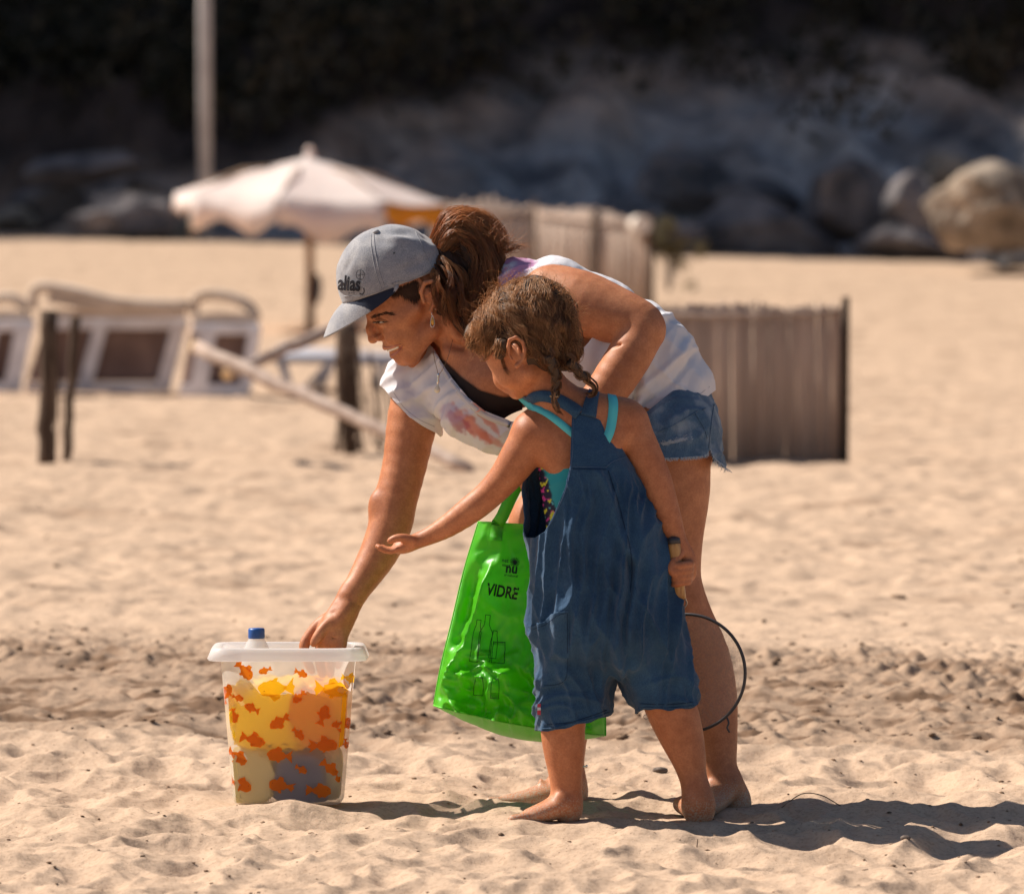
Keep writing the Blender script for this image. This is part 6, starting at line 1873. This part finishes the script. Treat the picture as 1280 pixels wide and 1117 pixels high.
for k in range(8):
    a = k * math.pi / 8; x, y = 643.5, 702.5; dx, dy = 6.0 * math.cos(a), 6.0 * math.sin(a); stroke(sfG, [(x - dx, y - dy), (x, y), (x + dx, y + dy)], .0013, 'emblem', m_bink, bag)
def bottle_line(x, y0, y1, w, nw, sh, tilt=-.11, lab=None):
    P_ = [(x - w, y1), (x - w, y0 + sh + 8), (x - nw, y0 + sh - 2), (x - nw, y0), (x + nw, y0 + .6), (x + nw, y0 + sh - 1), (x + w, y0 + sh + 9), (x + w, y1 + 1), (x - w, y1)]
    P_ = [(a + (y1 - b_) * -tilt * 1.0, b_) for a, b_ in P_]
    for a, b_ in zip(P_[:-1], P_[1:]): stroke(sfG, [a, ((a[0] + b_[0]) / 2, (a[1] + b_[1]) / 2), b_], .0010, 'bottle_drawing', m_bink, bag)
    if lab:
        for yy in np.arange(lab[0], lab[1], 1.6): stroke(sfG, [(x - w + (y1 - yy) * -tilt, yy), (x + (y1 - yy) * -tilt, yy), (x + w + (y1 - yy) * -tilt, yy + .4)], .0006, 'bottle_drawing', m_bink, bag)
bottle_line(604, 768, 826, 8, 3, 14, -.10, (812, 820)); bottle_line(592, 774, 826, 5, 2.6, 8, -.13); bottle_line(615, 788, 822, 4.5, 2.6, 6, -.12); bottle_line(622, 802, 828, 8, 7, 1, -.08, (802, 806))
bottle_line(598, 846, 868, 6, 4, 3, -.05); bottle_line(618, 848, 872, 5, 4, 3, -.05, (866, 872))

# ================================================================== TUB
Yb = .12; cb = P(361, 1004, Yb); mb = mpp(Yb); zt = float(P(361, 806, Yb)[2]) - cb[2] - .0
DF = .62
tub = empty('storage_tub', tuple(cb)); tag(tub, 'milky plastic tub with a wide rim, printed with orange and yellow goldfish', 'tub')
def milky(name, tcol, a_tr, a_tl, rough=.35):
    m, nt, b = mat(name, (.86, .86, .88), rough, spec=.5); out = [x for x in nt.nodes if x.type == 'OUTPUT_MATERIAL'][0]
    tl = nt.nodes.new('ShaderNodeBsdfTranslucent'); tl.inputs['Color'].default_value = (*tcol, 1); tr = nt.nodes.new('ShaderNodeBsdfTransparent'); tr.inputs['Color'].default_value = (.96, .95, .93, 1)
    m1 = nt.nodes.new('ShaderNodeMixShader'); m1.inputs[0].default_value = a_tl; m2 = nt.nodes.new('ShaderNodeMixShader'); m2.inputs[0].default_value = a_tr
    nt.links.new(b.outputs[0], m1.inputs[1]); nt.links.new(tl.outputs[0], m1.inputs[2]); nt.links.new(m1.outputs[0], m2.inputs[1]); nt.links.new(tr.outputs[0], m2.inputs[2]); nt.links.new(m2.outputs[0], out.inputs['Surface'])
    return m, nt, b
m_tub, nt, b = milky('milky_plastic', (.95, .92, .88), .52, .84); bump(nt, b, 30, .15, .002, 2)
m_rimp, nt, b = milky('milky_rim', (.95, .93, .93), .15, .55)
hb, ht = 69 * mb, 84.5 * mb; hr = 99 * mb; sqp = 6.5
def rsq(p): return p
M = MB(); M.lathe([(.002, .004), (hb * .95, .004), (hb, .012), (hb + (ht - hb) * .5, zt * .5), (ht, zt - .012)], cb, 96, sqp)
M.V = [(x, cb[1] + (y - cb[1]) * DF, z) for x, y, z in M.V]
wall = M.build('wall', m_tub, tub, True)
M = MB(); M.lathe([(ht + .0005, zt - .018), (ht + .003, zt - .020), (hr, zt - .024), (hr + .002, zt - .021), (hr - .006, zt - .002), (hr - .009, zt), (ht - .002, zt), (ht - .004, zt - .003), (ht - .001, zt - .012)], cb, 96, sqp)
M.V = [(x, cb[1] + (y - cb[1]) * DF, z) for x, y, z in M.V]
M.build('rim', m_rimp, tub, True, .0)
sfT = Surf(wall.data.vertices and [np.array(v.co) for v in wall.data.vertices], [list(p.vertices) for p in wall.data.polygons])
m_fo, nt, b = mat('orange_print', (.72, .17, .008), .5); translucent(m_fo, nt, b, (.95, .28, .01), .5)
m_fy, nt, b = mat('yellow_print', (.9, .48, .01), .5); translucent(m_fy, nt, b, (1.0, .62, .02), .65)
m_fd, nt, b = mat('print_line', (.45, .06, .005), .6); translucent(m_fd, nt, b, (.6, .1, .01), .5)
def fish(x, y, L, ang, m, flip=1):
    t = np.linspace(0, 2 * math.pi, 23)[:-1]
    body_ = [(.5 * math.cos(a) * (1 if math.cos(a) > 0 else .95), .27 * math.sin(a) * (1 - .18 * math.cos(a) * -1)) for a in t]
    polys = [body_, [(-.36, .0), (-.50, .10), (-.78, .30), (-.70, .08), (-.80, -.05), (-.72, -.16), (-.74, -.32), (-.50, -.10)], [(.15, .22), (-.02, .42), (-.22, .38), (-.25, .18)], [(.05, -.22), (-.08, -.40), (-.2, -.34), (-.15, -.2)]]
    V = []; F = []
    for pl in polys:
        n0 = len(V); cx_ = np.mean([p[0] for p in pl]); cy_ = np.mean([p[1] for p in pl]); pl = [(cx_, cy_)] + pl
        for (a, b_) in pl:
            a = a * (1 + rng.normal() * .05); b_ = b_ * (1 + rng.normal() * .10) + rng.normal() * .012; a = a * flip; X_ = x + L * (a * math.cos(ang) + b_ * math.sin(ang)); Y_2 = y + L * (a * math.sin(ang) - b_ * math.cos(ang)); h_, n_ = sfT.hit(X_, Y_2, Yb); V.append(h_ + n_ * (.0009 + .0001 * polys.index(pl[1:]) if pl[1:] in polys else .0009))
        k = len(pl) - 1; F += [(n0, n0 + 1 + i, n0 + 1 + (i + 1) % k) for i in range(k)]
    o = link_mesh('goldfish_print', np_mesh('goldfish_print', V, F), m, tub, False)
    for (a, b_) in ((.30, .08),):
        a *= flip; X_ = x + L * (a * math.cos(ang) + b_ * math.sin(ang)); Y_2 = y + L * (a * math.sin(ang) - b_ * math.cos(ang))
        stroke(sfT, [(X_ - .6, Y_2), (X_, Y_2), (X_ + .6, Y_2)], .0012, 'goldfish_eye', m_fd, o, step=.4)
FI = [(307, 840, 19, .9, m_fo, 1), (284, 864, 17, -1.2, m_fo, 1), (341, 860, 32, 3.1, m_fy, 1), (418, 861, 28, .05, m_fy, 1), (439, 848, 15, .2, m_fy, 1), (313, 884, 14, .4, m_fo, -1), (293, 896, 13, 1.4, m_fo, 1), (347, 903, 19, 2.6, m_fo, 1), (405, 891, 18, 1.9, m_fo, -1),
      (432, 904, 15, 2.2, m_fo, -1), (319, 925, 22, .3, m_fo, 1), (408, 931, 24, -.03, m_fo, 1), (299, 947, 20, .65, m_fo, 1), (346, 943, 22, .1, m_fo, -1), (414, 961, 18, .7, m_fo, 1), (303, 981, 22, .35, m_fo, 1), (348, 981, 22, .15, m_fo, -1), (402, 988, 22, .1, m_fo, 1), (422, 973, 8, 1.2, m_fo, 1)]
for fi in FI: fish(fi[0], fi[1], fi[2] * 1.14, *fi[3:])
for fi in ((299, 872, 12, .3), (330, 838, 13, 2.8), (378, 842, 14, .4), (372, 872, 15, 2.4), (374, 918, 15, .8), (378, 962, 13, .5), (432, 930, 10, 1.4), (420, 905, 12, 2.9)): fish(*fi, m_fo, 1)
# what is inside
def blob(name, label, cat, cx, cy, Y, rad, m, seed, amp=.012, sc=.05, boxy=.7):
    bm = bmesh.new(); bmesh.ops.create_icosphere(bm, subdivisions=5, radius=1); v = np.array([q.co[:] for q in bm.verts]); f_ = np.array([[q.index for q in t.verts] for t in bm.faces]); bm.free()
    q = np.sign(v) * np.abs(v) ** boxy; w = q * np.array(rad) + P(cx, cy, Y); n = v
    w = w + n * (((1 - np.abs(fbm(w, sc, 2, seed)) * 2.2) * amp) + fbm(w, .02, 2, seed + 3) * .003)[:, None]
    lim = hb + (ht - hb) * np.clip((w[:, 2] - cb[2]) / zt, 0, 1) - .008
    w[:, 0] = np.clip(w[:, 0], cb[0] - lim, cb[0] + lim); w[:, 1] = np.clip(w[:, 1], cb[1] - lim * DF, cb[1] + lim * DF); w[:, 2] = np.clip(w[:, 2], cb[2] + .008, cb[2] + zt - .02)
    tag(add_mesh(name, w, f_, m), label, cat)
m_yb, nt, b = mat('yellow_plastic_bag', (1.0, .70, .04), .4, spec=.4); translucent(m_yb, nt, b, (1.0, .80, .05), .6)
m_gb, nt, b = mat('slate_cloth', (.13, .13, .19), .9); translucent(m_gb, nt, b, (.2, .2, .3), .1)
m_cb, nt, b = mat('cream_plastic', (.72, .62, .34), .5); translucent(m_cb, nt, b, (.8, .7, .35), .4)
m_ob, nt, b = mat('amber_plastic', (1.0, .55, .01), .4); translucent(m_ob, nt, b, (1.0, .62, .01), .6)
blob('plastic_bag', 'crumpled yellow plastic bag filling the middle of the tub', 'plastic bag', 350, 890, .12, (.105, .095, .060), m_yb, 3.)
blob('plastic_bag', 'amber plastic bag on the right side of the tub behind the two yellow goldfish', 'plastic bag', 402, 890, .09, (.052, .07, .058), m_ob, 7.)
blob('folded_cloth', 'slate blue cloth standing in the bottom of the tub', 'cloth', 374, 972, .100, (.050, .045, .052), m_gb, 9., .010)
blob('plastic_box', 'cream plastic packet in the bottom left of the tub', 'packet', 314, 968, .10, (.042, .06, .050), m_cb, 12., .008, .03)
blob('plastic_box', 'small cream packet behind the cloth at the tub\'s right wall', 'packet', 411, 962, .15, (.022, .06, .055), m_cb, 14., .006, .03)
# bottle with a blue cap
cbo = P(321, 1000, .150); z = lambda y: float(P(321, y, .150)[2] - cbo[2])
bo = empty('water_bottle', tuple(cbo)); tag(bo, 'clear plastic bottle with a blue cap sticking out of the tub', 'bottle')
m_pet, nt, b = milky('clear_bottle', (.85, .9, .95), .55, .3, .12)
s = mpp(.185)
M = MB(); M.lathe([(.001, .01), (.030, .01), (.032, .02), (.032, z(850)), (26 * s * .85, z(832)), (17 * s, z(812)), (11.5 * s, z(801)), (9.4 * s, z(797)), (9.2 * s, z(793))], cbo, 28); M.build('bottle_body', m_pet, bo, True)
m_bc, nt, b = mat('blue_cap', (.015, .09, .34), .4, spec=.5)
M = MB(); n = 40; prof = [(10.0 * s, z(797.5)), (10.4 * s, z(796)), (10.3 * s, z(787)), (9.6 * s, z(785)), (.001, z(784.6))]; M.lathe(prof, cbo, n)
for i in range(0, 40):
    for k in (0, 1, 2): 
        if i % 2: v0 = np.array(M.V[k * n + i]); c0 = np.array([cbo[0], cbo[1], v0[2]]); M.V[k * n + i] = tuple(c0 + (v0 - c0) * .96)
M.build('cap', m_bc, bo, True)
